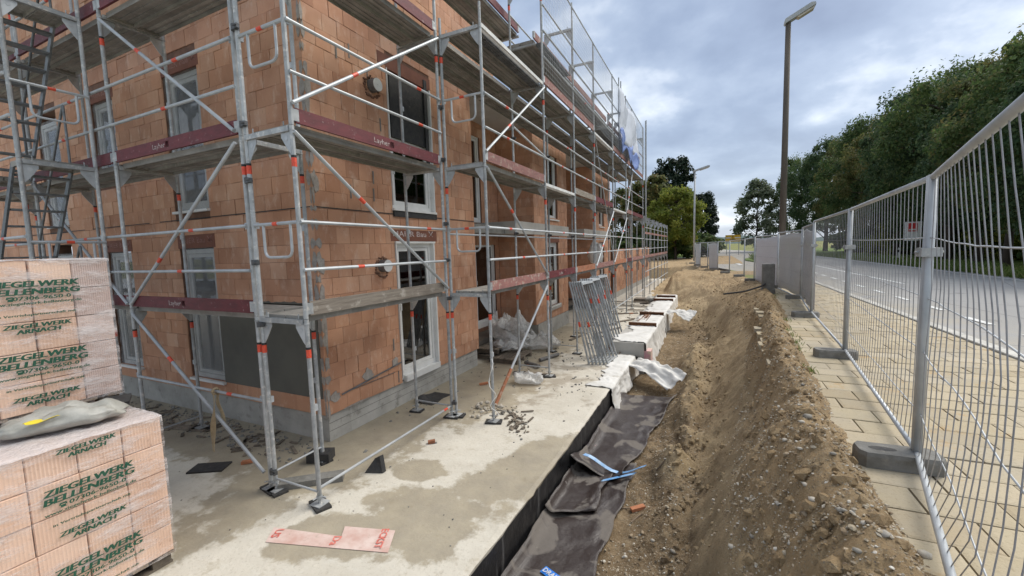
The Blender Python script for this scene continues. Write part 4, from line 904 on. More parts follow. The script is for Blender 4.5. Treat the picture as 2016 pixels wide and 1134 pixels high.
# ---- stair tower in front of it
TX0, TX1, TY0, TY1 = -7.86, -10.4, 2.21, 2.95
sT = thing('stair_tower', (TX0, TY0, 0), 'scaffold stair tower with aluminium ladder flights behind the brick pallets', 'stair tower')
for x_ in (TX0, TX1):
    for zt in LV+[8.09]: frame(sT, (x_, TY0), YV, 'Y', zt)
    for y_ in (TY0, TY1): jack(sT, (x_, y_)); PADS.append((x_, y_))
for k, zt in enumerate(LV):
    deck(sT, (TX1, TY0, zt), (TX1+0.62, TY0, zt), YV); deck(sT, (TX0-0.55, TY0, zt), (TX0, TY0, zt), YV)
    for dz in (0.52, 1.02): rail(sT, (TX1, TY0-0.03, zt+dz), (TX0, TY0-0.03, zt+dz))
    end_guard(sT, (TX0+0.02, TY0), (TX0+0.02, TY1), zt+0.95, 0.40)
    q0 = Vector((TX0-0.5, 0, zt-0.02)); q1 = Vector((TX1+0.6, 0, zt-2.0))
    fl = None
    for y_ in (TY0+0.08, TY1-0.10):
        q = MB(); a = q0+YV*y_; b_ = q1+YV*y_; d = (b_-a).normalized(); q.obox((a+b_)/2, d, YV, d.cross(YV), (b_-a).length/2, 0.012, 0.045); o = part(sT, 'stringer', q, 'galv_dark')
    for s_ in range(9):
        p = q0+(q1-q0)*((s_+0.5)/9); q = MB(); q.box(p.x-0.07, p.x+0.07, TY0+0.10, TY1-0.12, p.z-0.012, p.z+0.012); part(sT, 'tread', q, 'galv_dark')
    q = MB(); q.pipe(bend_tube([q0+YV*(TY1-0.1)+ZV*0.0, q0+YV*(TY1-0.1)+ZV*0.95, q1+YV*(TY1-0.1)+ZV*0.95, q1+YV*(TY1-0.1)+ZV*0.05], 0.02), 0.016, 8); part(sT, 'handrail', q, 'galv_dark')

# ---- long scaffold on the street side
XB0, XB1 = -3.825, -3.12; ysB = [5.70, 8.27, 10.36, 12.38, 14.95, 17.45, 18.80, 22.1]
sB = thing('scaffold', (XB1, ysB[0], 0), 'long street-side scaffold with many bays, mixed toe boards and roof safety net', 'scaffold')
mats = {0: ['toe_pink', 'toe_red', 'toe_orange', 'toe_pink', 'toe_orange', 'toe_red', 'toe_pink'], 1: ['toe_pink', None, 'toe_wood', 'toe_red', None, 'toe_pink', 'toe_red'], 2: [None, 'toe_pink', 'toe_pink', None, 'toe_pink', 'toe_pink', 'toe_pink']}
for i, y_ in enumerate(ysB):
    for zt in LV+([8.09] if i > 0 else []): frame(sB, (XB0, y_), XV, 'X705', zt, (1, 1), 0.705)
    for x_ in (XB0, XB1): jack(sB, (x_, y_)); PADS.append((x_, y_))
for x_, z_ in ((XB1, 6.40), (XB0, 6.34)): part(sB, 'spigot', MB().tube((x_, ysB[0], 6.09), (x_, ysB[0], z_), 0.021, 8), 'galv')
for i in range(len(ysB)-1):
    a, b_ = ysB[i], ysB[i+1]
    for k, zt in enumerate(LV):
        deck(sB, (XB0, a, zt), (XB0, b_, zt), XV, 0.58, mat='deck')
        for dz in (0.52, 1.02):
            if k == 2 and i == 0: continue
            rail(sB, (XB1+0.03, a, zt+dz), (XB1+0.03, b_, zt+dz), tape=random.choice((0.3, 0.7, 0, 0.5)))
        m_ = mats[k][i]
        if m_: toe(sB, (XB1, a+0.03, zt), (XB1, b_-0.03, zt), m_, XV, 0.35 if (k == 0 and i == 1) else None)
        else:
            q = MB(); q.box(XB1-0.02, XB1+0.012, a+0.03, b_-0.03, zt-0.03, zt+0.028); part(sB, 'deck_edge', q, 'white_paint')
        if k == 1 and i < 5:   # inner guard tubes
            for dz in (0.9,): rail(sB, (XB0-0.02, a, zt+dz-2.0+0.05), (XB0-0.02, b_, zt+dz-2.0+0.05), 0.017, 'inner_rail', 0)
for k in (0, 1): end_guard(sB, (XB0, ysB[0]), (XB1, ysB[0]), LV[k]+1.02)
rail(sB, (XB1+0.04, 6.7, 4.85), (XB1+0.04, 8.25, 4.62), 0.016, 'bent_rail', 0)
brace(sB, (XB1+0.035, 5.70, 4.02), (XB1+0.035, 8.25, 2.2)); brace(sB, (XB1+0.035, 5.70, 4.25), (XB1+0.035, 8.25, 6.0))
brace(sB, (XB1+0.035, 12.40, 2.2), (XB1+0.035, 14.9, 3.98)); brace(sB, (XB1+0.035, 17.5, 4.2), (XB1+0.035, 18.8, 5.9)); rail(sB, (XB1+0.03, 12.38, 6.0), (XB1+0.03, 14.95, 2.2), 0.014, 'brace', 0); brace(sB, (XB1+0.035, 17.45, 3.9), (XB1+0.035, 14.98, 2.2))
for i in range(7):
    rail(sB, (XB0, ysB[i+1], 0.2), (XB1, ysB[i+1], 0.2), 0.013, 'base_tie', 0)
    if i > 2: rail(sB, (XB1+0.03, ysB[i], 0.55), (XB1+0.03, ysB[i+1], 0.55), 0.016, 'base_rail', 0)
for i in (1, 2, 3, 4, 5, 6): coupler(sB, (XB0, ysB[i], 3.1)); coupler(sB, (XB0, ysB[i], 5.1))
for a, b_ in zip(ysB, ysB[1:]):
    deck(sB, (-4.72, a, 6.09), (-4.72, b_, 6.09), XV, 0.80, mat='deck', nb=3)
# orange steel prop leaning against the second frame
# upper platform, brackets, perforated widening planks
PERF = 'galv_dark'
for (a, b_, z_, x0, x1, tm) in ((5.9, 8.95, 7.52, -4.62, -3.95, 'toe_red'), (8.35, 14.9, 7.02, -3.95, -3.35, 'toe_pink'), (14.98, 22.0, 6.95, -3.9, -3.3, 'toe_pink')):
    deck(sB, (x0-0.06, a, z_), (x0-0.06, b_, z_), XV, x1-x0, mat='deck'); toe(sB, (x1+0.02, a, z_), (x1+0.02, b_, z_), tm, XV)
    for y_ in (a+0.05, b_-0.05):
        q = MB(); q.box(x0-0.05, x1+0.05, y_-0.025, y_+0.025, z_-0.085, z_-0.048); part(sB, 'bracket', q, 'galv')
# perforated outer planks: cross bars with gaps
for (a, b_, z_) in ((5.75, 8.2, 6.02), (8.4, 10.3, 6.95)):
    x0, x1 = -3.33, -3.16; q = MB(); n_ = int((b_-a)/0.045)
    for k in range(n_): q.box(x0, x1, a+0.045*k, a+0.045*k+0.022, z_, z_+0.012)
    for k in range(5): x_ = x0+(x1-x0)*k/4; q.box(x_-0.004, x_+0.004, a, b_, z_-0.002, z_+0.014)
    part(sB, 'perforated_plank', q, PERF)
# safety net: posts, top rope tube, mesh cords
for i, y_ in enumerate(ysB[1:]):
    q = MB(); q.tube((XB1, y_, 8.05), (XB1, y_, 8.62+0.05*math.sin(i*2)), 0.021, 8); part(sB, 'net_post', q, 'galv')
for (a, b_) in zip(ysB[1:], ysB[2:]):
    for z_ in (7.6, 8.52): rail(sB, (XB1+0.03, a, z_), (XB1+0.03, b_, z_), 0.017, 'net_rail', 0)
    q = MB(); g = 0.10; n_ = int((b_-a)/g)
    def np_(y, z): return (XB1+0.05+0.03*math.sin(math.pi*(z-6.3)/2.2)+0.012*math.sin(y*3), y, z-0.03*math.sin(math.pi*(y-a)/(b_-a)))
    for k in range(n_+1):
        y_ = a+(b_-a)*k/n_; pts = [np_(y_, 6.3+2.2*t/4) for t in range(5)]
        for u_, v_ in zip(pts, pts[1:]): q.tube(u_, v_, 0.0028, 3, None, False)
    for t in range(23):
        pts = [np_(a+(b_-a)*k/4, 6.3+2.2*t/22) for k in range(5)]
        for u_, v_ in zip(pts, pts[1:]): q.tube(u_, v_, 0.0028, 3, None, False)
    stuff(part(sB, 'safety_net', q, 'galv_clean'))
# inner guard on the roof side
for (a, b_) in zip(ysB[1:], ysB[2:]):
    for z_ in (6.6, 7.1, 7.6): rail(sB, (XB0, a, z_), (XB0, b_, z_), 0.017, 'guard_rail', 0)
# tall end tubes
for y_ in (16.6, 17.0, 22.15, 22.4):
    q = MB(); z0 = 6.0 if y_ < 20 else 3.9; q.tube((XB1-0.1 if y_ < 20 else XB1+0.12, y_, z0), (XB1-0.1 if y_ < 20 else XB1+0.12, y_+0.03, 9.1 if y_ < 20 else 8.9+0.1*(y_ > 22.3)), 0.022, 8); part(sB, 'upright_tube', q, 'galv')
# sheet tied to the net
def cloth(name, pts_fn, nu, nv, mat, label, cat, thick=0.004, group=None):
    g = [[pts_fn(i/nu, j/nv) for j in range(nv+1)] for i in range(nu+1)]
    q = MB(); q.sheet(g, thick); c = pts_fn(0.5, 0.0); return tag(obj(name, q, mat, None, c, True), label, cat, group)
cloth('tarpaulin', lambda u, v: (XB1+0.12+0.05*math.sin(u*11+v*3)+0.04*fbm(u*3, v*3), 15.4+4.2*u, 8.35-0.25*u-(1.55+0.1*math.sin(u*5))*v), 24, 10, 'net_sheet', 'pale translucent tarpaulin tied to the roof safety net', 'tarpaulin')
cloth('tarpaulin', lambda u, v: (XB1+0.15+0.06*math.sin(u*14+v*2)+0.05*fbm(u*4, v*3, 2.0), 15.6+4.0*u, 6.95-0.32*u+0.12*math.sin(u*23)-(0.55+0.14*math.sin(u*17))*v), 28, 6, 'net_blue', 'blue tarpaulin hanging over the scaffold edge below the net', 'tarpaulin')

# ---- pads under the jacks
pad_i = 0
for (x_, y_) in PADS:
    if x_ < -9 or y_ > 15: 
        continue
    q = MB(); a = random.uniform(-.5, .5); U = Vector((math.cos(a), math.sin(a), 0)); V_ = ZV.cross(U); s_ = random.uniform(0.10, 0.15)
    q.obox(Vector((x_, y_, 0.0145)), U, V_, ZV, s_, 0.08, 0.0135)
    tag(obj('rubber_pad', q, 'black_rubber', None, (x_, y_, 0.001)), 'dark flat pad under a scaffold base jack', 'pad', 'pads under the scaffold jacks')
q = MB(); q.obox(Vector((-4.72, 3.74, 0.075)), Vector((0.9, 0.43, 0)), Vector((-0.43, 0.9, 0)), ZV, 0.15, 0.10, 0.058); tag(obj('rubber_block', q, 'black_rubber', None, (-4.72, 3.74, 0)), 'thick black block against the inner scaffold leg by the footing', 'block')
q = MB(); q.obox(Vector((-4.35, 3.30, 0.04)), Vector((0.77, 0.64, 0)), Vector((-0.64, 0.77, 0)), ZV, 0.36, 0.08, 0.038); tag(obj('timber', q, 'conc_block', None, (-4.35, 3.30, 0)), 'grey weathered timber between the corner scaffold legs', 'timber')

# ---- distant scaffold and low brick walls of the next house
far_house = thing('brick_wall', (-4.6, 22.4, 0), 'single-storey orange brick shell beyond the tall scaffold', 'wall')
q = MB(); q.box(-4.9, -4.62, 22.4, 36, 0.30, 2.62); fw_ = obj('masonry', q, 'brick_core', far_house)
q = MB(); q.box(-4.92, -4.6, 22.4, 36, -0.1, 0.30); obj('footing', q, 'conc_pale', far_house)
rr = []
for r_ in range(9):
    y_ = 22.4-(0.18 if r_ % 2 else 0)
    while y_ < 36:
        a, b_ = max(y_, 22.4), min(y_+0.365, 36)
        if not (3 <= r_ < 9 and any(w0 < (a+b_)/2 < w0+1.2 for w0 in (25, 29.5, 34))): rr.append(((-4.63+random.gauss(0, .003), (a+b_)/2, 0.43+r_*0.256), (b_-a-0.008, 0.25, 0.06), Euler((R(90), 0, R(90)))))
        y_ += 0.365
pieces(fw_, [ub], rr, 'brick', 120, 'brick', 'brickwork')
sF = thing('scaffold', (-3.1, 22.6, 0), 'distant slender scaffold round the single-storey brick walls', 'scaffold')
yF = [22.7+2.07*i for i in range(7)]
for y_ in yF:
    for zt in (2.09, 4.3): frame(sF, (-3.83, y_), XV, 'X705', zt, (0, 0), 0.705)
    for x_ in (-3.825, -3.12): jack(sF, (x_, y_), 0.12)
for a, b_ in zip(yF, yF[1:]):
    for zt in (2.09,):
        deck(sF, (-3.83, a, zt), (-3.83, b_, zt), XV, 0.58)
        toe(sF, (-3.12, a, zt), (-3.12, b_, zt), 'toe_pink', XV)
    for z_ in (0.6, 1.4, 2.6, 3.1, 3.7): rail(sF, (-3.09, a, z_), (-3.09, b_, z_), 0.018, 'guard_rail', 0)
    toe(sF, (-3.12, a, 3.35), (-3.12, b_, 3.35), 'toe_pink', XV, None, 0.10)
# ================================================================== BRICK PALLETS
def pallet_stack(x1, y1, z0, depth, width, label, seed, text=True, smooth_last=False):
    """visible face is x = x1 (faces the street), runs from y1-width to y1"""
    rnd = random.Random(seed); y0 = y1-width; x0 = x1-depth
    t = thing('brick_pallet', ((x0+x1)/2, (y0+y1)/2, z0), label, 'pallet of bricks', 'wrapped brick pallets')
    # wooden pallet
    pal = None; q = MB()
    for k in range(3):
        xx = x0+0.03+(depth-0.16)*k/2; q.box(xx, xx+0.10, y0+0.01, y1-0.01, z0+0.001, z0+0.022)
        for yy in (y0+0.02, (y0+y1)/2-0.07, y1-0.16): q.box(xx+0.002, xx+0.098, yy, yy+0.14, z0+0.022, z0+0.10)
    pal = obj('wooden_pallet', q, 'wood_old', t)
    for k in range(6):
        yy = y0+(width-0.11)*k/5; q = MB(); q.box(x0, x1-0.005, yy, yy+0.11, z0+0.1005, z0+0.124); obj('plank', q, 'wood', pal)
    H = 0.2515; zb = z0+0.126; ny = 4; bl = width/ny; nx = 3; bd = depth/nx
    ubn = SH.setdefault('ubn', unit_block(0.018, 'brick_new', 'brick')); ubs = SH.setdefault('ubs', unit_block(0.018, 'brick_smooth', 'brick'))
    for r_ in range(5):
        for i in range(nx):
            for j in range(ny):
                if i not in (nx-1,) and r_ < 4 and j != ny-1: continue     # hidden core bricks
                c = (x0+bd*(i+0.5)+rnd.gauss(0, .003), y0+bl*(j+0.5)+rnd.gauss(0, .002), zb+H*(r_+0.5))
                me = ubs if (smooth_last and j == ny-1) else ubn
                # local z -> +X so the bevelled face looks at the street
                o = link('brick', me, None, t, c); o.rotation_euler = (R(90), 0, R(90)); o.scale = (bl-0.006, H-0.005, bd-0.006)
    q = MB(); q.box(x0+0.02, x1-bd-0.02, y0+0.02, y1-bl-0.02, zb, zb+H*4.9); obj('hidden_core', q, 'brick_core', t)
    zt = zb+5*H
    # shrink film: rumpled skin just off the blocks, opaquer cover sheet on top
    g = []; gt = []
    for j in range(41):
        y_ = y0-0.004+(width+0.010)*j/40; row = []
        for k in range(31):
            z_ = zb-0.02+(zt+0.006-zb+0.02)*k/30; d = 0.006+0.010*abs(fbm(y_*4, z_*9, seed))+(0.010*abs(math.sin(z_*95)) if j > 34 else 0)
            row.append((x1+d, y_+(0.010*fbm(z_*4, seed) if j in (0, 40) else 0), z_))
        g.append(row); gt.append([(x1+0.012-(depth+0.02)*k/16, y_, zt+0.008+0.016*abs(fbm(y_*4, k*0.5, seed))-(0.012 if k == 0 else 0)) for k in range(17)])
    q = MB(); q.sheet(g); obj('shrink_film', q, 'wrap_film', t, None, True)
    q = MB(); q.sheet(gt); obj('cover_sheet', q, 'wrap_top', t, None, True)
    g = []
    for j in range(13):
        row = []
        for k in range(31):
            z_ = zb-0.02+(zt+0.006-zb+0.02)*k/30; row.append((x1+0.006-(depth)*j/12, y1+0.006+0.012*abs(fbm(j*0.5, z_*8, seed+4)), z_))
        g.append(row)
    q = MB(); q.sheet(g[::-1]); obj('shrink_film', q, 'wrap_film', t, None, True)
    return t
def pallet_print(t, x, yc, lines):
    q = MB()
    for (txt, z_, w_, h_, sh, bd) in lines: [text_mb(q, txt, (x+0.0003*k_, yc-w_/2+sh+dy_*h_, z_), (0, 1, 0), (0, 0, 1), h_, w_, 0.012, 0.15 if bd > 0.013 else 0.08, 0.0) for k_, dy_ in enumerate((-0.08, 0.0, 0.08) if bd > 0.013 else (-0.04, 0.05))]
    return stuff(obj('lettering', q, 'ink_green', t))
def block(z_):
    return [('ZIEGELWERK', z_, 0.53, 0.047, 0.0, 0.024), ('BELLENBERG', z_-0.063, 0.535, 0.047, 0.0, 0.024), ('07306-9650-0', z_-0.108, 0.34, 0.030, 0.035, 0.012), ('www.ziegelwerk-bellenberg.de', z_-0.145, 0.54, 0.022, 0.0, 0.006), ('in Vertriebspartnerschaft mit', z_-0.238, 0.46, 0.019, -0.005, 0.006), ('ZIEGELWERK', z_-0.336, 0.40, 0.034, -0.01, 0.024), ('ARNACH', z_-0.381, 0.26, 0.034, -0.01, 0.024)]
def phone(t, x, y_, z_, s_=0.036):
    """little telephone pictogram before the number"""
    q = MB(); P = lambda a, b_: (x, y_+a*s_, z_+b_*s_)
    q.add([P(0.15, 0), P(1.05, 0), P(0.95, .55), P(.25, .55)], [(0, 1, 2, 3)]); q.add([P(0, .68), P(1.2, .68), P(1.1, 1.0), P(.1, 1.0)], [(0, 1, 2, 3)]); q.add([P(0, .45), P(.28, .45), P(.28, .68), P(0, .68)], [(0, 1, 2, 3)]); q.add([P(.92, .45), P(1.2, .45), P(1.2, .68), P(.92, .68)], [(0, 1, 2, 3)])
    stuff(obj('telephone_mark', q, 'ink_green', t))
pl1 = pallet_stack(-4.40, 1.885, 0.0, 1.12, 1.10, 'film-wrapped brick pallet standing on the slab with a sack on top', 1)
pl3 = pallet_stack(-5.56, 1.885, 0.0, 1.12, 1.10, 'film-wrapped brick pallet hidden behind the sack-topped one', 2)
pl2 = pallet_stack(-5.08, 1.905, 1.402, 1.0, 1.02, 'film-wrapped brick pallet stacked on top of two others', 3, smooth_last=True)
xx = -4.40+0.022
pallet_print(pl1, xx, 1.39, [('ZIEGELWERK', 1.335, 0.35, 0.032, 0, 0.024), ('ARNACH', 1.292, 0.225, 0.032, 0, 0.024)]+block(1.045)+block(0.42)[:5]); phone(pl1, xx, 1.20, 0.932); phone(pl1, xx, 1.20, 0.307)
xx = -5.08+0.022
pallet_print(pl2, xx, 1.42, block(2.572)+block(1.975)); phone(pl2, xx, 1.25, 2.46); phone(pl2, xx, 1.25, 1.863)
# sack lying on the lower pallet
def blob(name, c, a, b_, h, rot, mat, label, cat, seed=0, n=(28, 14), yellow=False, amp=0.16, pinch=0.0):
    g = []; Rm_ = Matrix.Rotation(rot, 3, 'Z')
    for i in range(n[0]+1):
        t = 2*math.pi*i/n[0]; row = []
        for j in range(n[1]+1):
            p = math.pi*(j/n[1]-0.5); cr = math.cos(p)**0.6; x_ = a*cr*abs(math.cos(t))**0.75*(1 if math.cos(t) > 0 else -1); y_ = b_*cr*abs(math.sin(t))**0.75*(1 if math.sin(t) > 0 else -1); z_ = h*(0.5+0.5*math.sin(p))
            w_ = 1+amp*fbm(math.cos(t)*1.7+seed, math.sin(t)*1.7+p, seed*3.1)+0.05*amp*math.sin(t*13)
            hh = 1+2.2*amp*fbm(x_*5+seed, y_*5, seed+1)-pinch*abs(x_/a)**2
            row.append(Vector(c)+Rm_ @ Vector((x_*w_, y_*w_, max(0.004, z_*hh))))
        g.append(row)
    q = MB(); q.sheet(g); return tag(obj(name, q, mat, None, c, True), label, cat)
sk = blob('sack', (-4.80, 1.42, 1.408), 0.40, 0.17, 0.17, R(68), 'sack', 'crumpled grey sack with a yellow strip lying on the lower brick pallet', 'sack', 2, (40, 20), amp=0.22, pinch=0.45)
q = MB(); g = [[Vector((-4.72+0.05*i/3, 1.16+0.20*j/6, 1.408+0.135+0.01*math.sin(i+j))) for j in range(7)] for i in range(4)]; q.sheet(g, 0.003); obj('yellow_strip', q, 'yellow', sk)
q = MB(); q.obox(Vector((-4.95, 1.80, 1.47)), Vector((0.5, 0.86, 0)), Vector((-0.86, 0.5, 0.3)).normalized(), Vector((0.2, 0, 1)).normalized(), 0.10, 0.07, 0.02); tag(obj('rubber_offcut', q, 'black_rubber', None, (-4.95, 1.80, 1.41)), 'black offcut resting at the end of the grey sack', 'offcut')

# ================================================================== MOBILE FENCE
def fence_panel(A, B, k, z0=1.16, h=2.0, fine=True, bent=0.0, lean=0.0, sp=0.105, near=False):
    A = Vector((*A, 0)); B = Vector((*B, 0)); d = (B-A); L = d.length; d.normalize(); nrm = Vector((d.y, -d.x, 0))
    lab = ['site fence panel with bent wires in front of the near concrete foot', 'straight site fence panel between the second and third concrete feet', 'site fence panel ending at the banner corner', 'site fence panel covered by a grey banner sheet', 'site fence panel beside the concrete pillar carrying a white banner', 'site fence panel with a white printed banner past the pillar', 'open site fence panel where the road bends', 'open site fence panel where the road bends', 'open site fence panel where the road bends', 'site fence panel with a pale banner where the road bends', 'open site fence panel where the road bends', 'site fence panel with a grey banner at the end of the row'][k]
    t = thing('mobile_fence', (A.x, A.y, ZP), lab, 'fence panel', 'mobile fence panels')
    P = lambda s_, z: A+d*s_+nrm*(lean*(z/h))+ZV*(z0+z)
    for s_ in (0.035, L-0.014):
        q = MB(); q.tube(P(s_, -0.04), P(s_, h+0.015), 0.024 if not near else 0.026, 12); obj('post', q, 'galv_clean', t, None, True)
    q = MB(); q.tube(P(0.035, h), P(L-0.035, h), 0.021, 12); obj('top_rail', q, 'galv_clean', t, None, True)
    q = MB(); q.tube(P(0.035, 0.05), P(L-0.035, 0.05), 0.019, 12); obj('bottom_rail', q, 'galv_clean', t, None, True)
    nw = int(L/sp); joined = MB(); hz_ = [0.34, 0.79, 1.17, 1.59]
    def off(s_, z):   # bulge of damaged mesh
        return nrm*(bent*(0.07*math.sin(math.pi*s_/L)*math.sin(math.pi*z/h)+0.035*fbm(s_*0.9, z*0.7, 3.0)*math.sin(math.pi*z/h)))
    for i in range(1, nw):
        s_ = L*i/nw; pts = []
        for j in range(9):
            z = 0.05+(h-0.05)*j/8; kink = bent*(0.028*fbm(i*0.35, z*0.7, 5.0)*math.sin(math.pi*j/8)-0.20*(1-z/h)*min(1.0, (L-s_)/0.9)*(z > 0.1))
            pts.append(P(s_+kink, z)+off(s_, z))
        if near:
            q = MB(); q.pipe(pts, 0.0028, 6); obj('wire', q, 'wire', t)
        else: 
            for u_, v_ in ((pts[0], pts[4]), (pts[4], pts[8])): joined.tube(u_, v_, 0.0024, 4, None, False)
    for m_, z in enumerate(hz_):
        pts = []
        for j in range(15):
            s_ = 0.035+(L-0.07)*j/14; sag = bent*(0.06*math.sin(math.pi*j/14)*(0.6+0.6*math.sin(m_*2.2))+0.015*fbm(s_*1.2, m_))
            pts.append(P(s_, z-sag)+off(s_, z)+nrm*0.003)
        if near: q = MB(); q.pipe(pts, 0.0040, 6); obj('cross_wire', q, 'galv_clean', t)
        else: joined.pipe(pts, 0.0030, 4)
    if joined.f: stuff(obj('wire_mesh', joined, 'wire', t))
    return t
FP = [(0.52, 0.50), (1.36, 3.85), (1.72, 7.21), (1.99, 10.91), (2.34, 14.3), (2.16, 17.5), (1.70, 20.7), (1.50, 23.6), (0.95, 26.4), (0.41, 30.1), (-0.2, 32.6), (-0.75, 36.0), (-1.25, 39.5)]
for k, (a, b_) in enumerate(zip(FP, FP[1:])):
    fence_panel(a, b_, k, near=(k < 2), bent=(1.0 if k == 0 else 0.25 if k == 1 else 0.1), sp=0.115, lean=0.0, z0=[1.16, 1.16, 1.16, 1.12, 1.06, 1.0, .94, .90, .87, .85, .85, .85][k])
# clamps and concrete feet
for k, (x_, y_) in enumerate(FP):
    a = 0.06; c = Vector((x_-0.115, y_-0.03, ZP)); 
    if k >= 7: c = c+Vector((-0.1, 0, -0.02+(zsoil(x_, y_)-ZP if zsoil(x_, y_) > ZP else 0)))
    q = MB(); hw, hd, hh = 0.25, 0.105, 0.115
    # body with chamfered ends and a raised rim round two slots
    def ring(w_, d_, z_): return [(x_*0+w_*p[0], d_*p[1], z_) for p in ((-1, -.55), (-.86, -1), (.86, -1), (1, -.55), (1, .55), (.86, 1), (-.86, 1), (-1, .55))]
    lv = [ring(hw*1.0, hd*1.0, 0.002), ring(hw*1.0, hd, hh*0.75), ring(hw*0.97, hd*0.93, hh)]
    vs = [v for r_ in lv for v in r_]; fs = [tuple(range(7, -1, -1))]+[(i*8+j, i*8+(j+1) % 8, (i+1)*8+(j+1) % 8, (i+1)*8+j) for i in range(2) for j in range(8)]
    # solid top face
    fs.append(tuple(range(16, 24)))
    Mx = Matrix.Translation(c) @ Matrix.Rotation(a+0.05*math.sin(k*3), 4, 'Z'); q.add([Mx @ Vector(v) for v in vs], fs)
    lab = ['concrete fence foot out by the photographer', 'worn concrete fence foot half on the soil edge, under the doubled post', 'concrete fence foot on the pavers under the second post', 'concrete fence foot on the pavers under the third post'][k] if k < 4 else 'dark concrete fence foot in the soil along the bending road'
    o = tag(obj('concrete_ballast', q, 'conc_block', None, c), lab, 'fence foot', 'concrete ballast blocks of the fence')
    q = MB()
    for s_ in (-0.09,): q.add([Mx @ Vector((s_+0.085*math.cos(t), 0.034*math.sin(t), hh+0.0015)) for t in (2*math.pi*i/14 for i in range(14))], [tuple(range(14))])
    obj('slot', q, 'black_rubber', o)  # flat black oval on the solid top stands in for shade inside the slot
    if k in (1, 2, 3, 4):
        q = MB(); q.box(x_-0.055, x_+0.055, y_-0.05, y_+0.05, 2.62, 2.68); q.tube((x_-0.075, y_, 2.65), (x_+0.075, y_, 2.65), 0.009, 8); tag(obj('fence_clamp', q, 'galv', None, (x_, y_, 2.65)), 'steel clamp joining two site fence panels at a post', 'clamp', 'fence clamps')
def banner(k, label, mat, z0=None, z1=None, s0=0.03, s1=0.97, seed=0):
    zb_ = {3: 1.12, 4: 1.06, 5: 1.0}.get(k, 0.85); z0, z1 = zb_+0.1, zb_+1.96
    A, B = Vector((*FP[k], 0)), Vector((*FP[k+1], 0)); d = B-A; n_ = Vector((d.y, -d.x, 0)).normalized()
    return cloth('banner', lambda u, v: tuple(A+d*(s0+(s1-s0)*u)+n_*(0.03+0.025*math.sin(u*9+seed)*(0.4+v)+0.03*abs(fbm(u*3, v*2, seed)))+ZV*(z1+(z0-z1)*v-0.10*abs(math.sin(u*2.7+seed))*(1-v)*(0.5 if k > 3 else 1))), 20, 12, mat, label, 'banner')
banner(3, 'grey translucent banner sheet on the fence before the pillar', 'banner_grey', seed=1)
banner(4, 'crumpled white and grey banner behind the concrete pillar', 'banner_grey', seed=2)
bn = banner(5, 'white printed banner on the fence past the pillar', 'banner', seed=3)
banner(9, 'pale banner on the fence where the road bends', 'banner_grey', seed=5)
banner(11, 'grey banner at the far end of the site fence', 'banner_grey', seed=6)
# ---- concrete cable pillar with conduit
q = MB(); pc = Vector((1.68, 15.7, 0.9)); ph = 1.16
def rg(w_, z_): return [(pc.x+w_*a, pc.y+w_*b_, pc.z+z_) for a, b_ in ((-1, -.8), (-.8, -1), (.8, -1), (1, -.8), (1, .8), (.8, 1), (-.8, 1), (-1, .8))]
L_ = [rg(.19, 0), rg(.19, .35), rg(.17, .36), rg(.17, ph-.02), rg(.155, ph)]
q.add([v for r_ in L_ for v in r_], [(i*8+j, i*8+(j+1) % 8, (i+1)*8+(j+1) % 8, (i+1)*8+j) for i in range(4) for j in range(8)]+[tuple(range(32, 40))])
pil = tag(obj('concrete_pillar', q, 'conc_block', None, pc), 'squat grey concrete pillar with a black conduit by the banners', 'pillar')
q = MB(); pts = [(pc.x-0.10, pc.y-0.20, 1.42), (pc.x-0.2, pc.y-0.45, 1.38), (pc.x-0.7, pc.y-0.7, 1.22), (pc.x-1.3, pc.y-0.8, 1.14)]
q.pipe(bend_tube(pts, 0.03, 8, 0.15), 0.028, 8); obj('conduit', q, 'black_rubber', pil)
# ================================================================== SITE CLUTTER
# ---- raised strip foundation at the slab edge with steel beams across its shafts
mb = MB(); x0, x1 = -2.30, -1.50
for (a, b_) in ((10.75, 12.6), (13.15, 14.9), (15.6, 19.0), (19.6, 22.0)): mb.box(x0, x1, a, b_, -0.05, 0.30)
mb.box(x0+0.004, x0+0.16, 10.76, 21.99, -0.04, 0.292); mb.box(x1-0.16, x1-0.004, 10.76, 21.99, -0.7, 0.294)
up = tag(obj('strip_foundation', mb, 'conc_pale', None, (-1.9, 10.75, 0)), 'pale raised concrete strip along the slab edge, half covered in white fleece', 'foundation')
for k, y_ in enumerate((13.05, 15.25, 19.3, 20.6)):
    q = MB(); zz = 0.302; q.box(x0+0.02, x1+0.04, y_, y_+0.10, zz, zz+0.012); q.box(x0+0.02, x1+0.04, y_+0.045, y_+0.055, zz+0.012, zz+0.10); q.box(x0+0.02, x1+0.04, y_, y_+0.10, zz+0.10, zz+0.112)
    tag(obj('steel_beam', q, 'rust', None, ((x0+x1)/2, y_, zz)), 'rusty steel beam laid across the raised concrete strip', 'beam', 'beams across the concrete strip')
# rusty rods
rr_ = random.Random(5)
for k in range(16):
    a = Vector((-2.55+0.035*k+rr_.uniform(-.02, .02), 10.75+rr_.uniform(-.1, .35), 0.02+0.004*(k % 3))); b_ = Vector((-2.05+0.012*k+rr_.uniform(-.03, .03), 15.2+rr_.uniform(-.4, .6), 0.335+0.012*(k % 4)))
    m_ = (a+b_)/2+Vector((rr_.uniform(-.04, .04), 0, 0.06)); q = MB(); q.pipe([a, (a+m_)/2+Vector((0, 0, .01)), m_, (m_+b_)/2, b_], 0.011, 5)
    tag(obj('rebar', q, 'rust', None, a), 'rusty reinforcing rod in the loose bundle beside the concrete strip', 'rod', 'bundle of rusty rods')
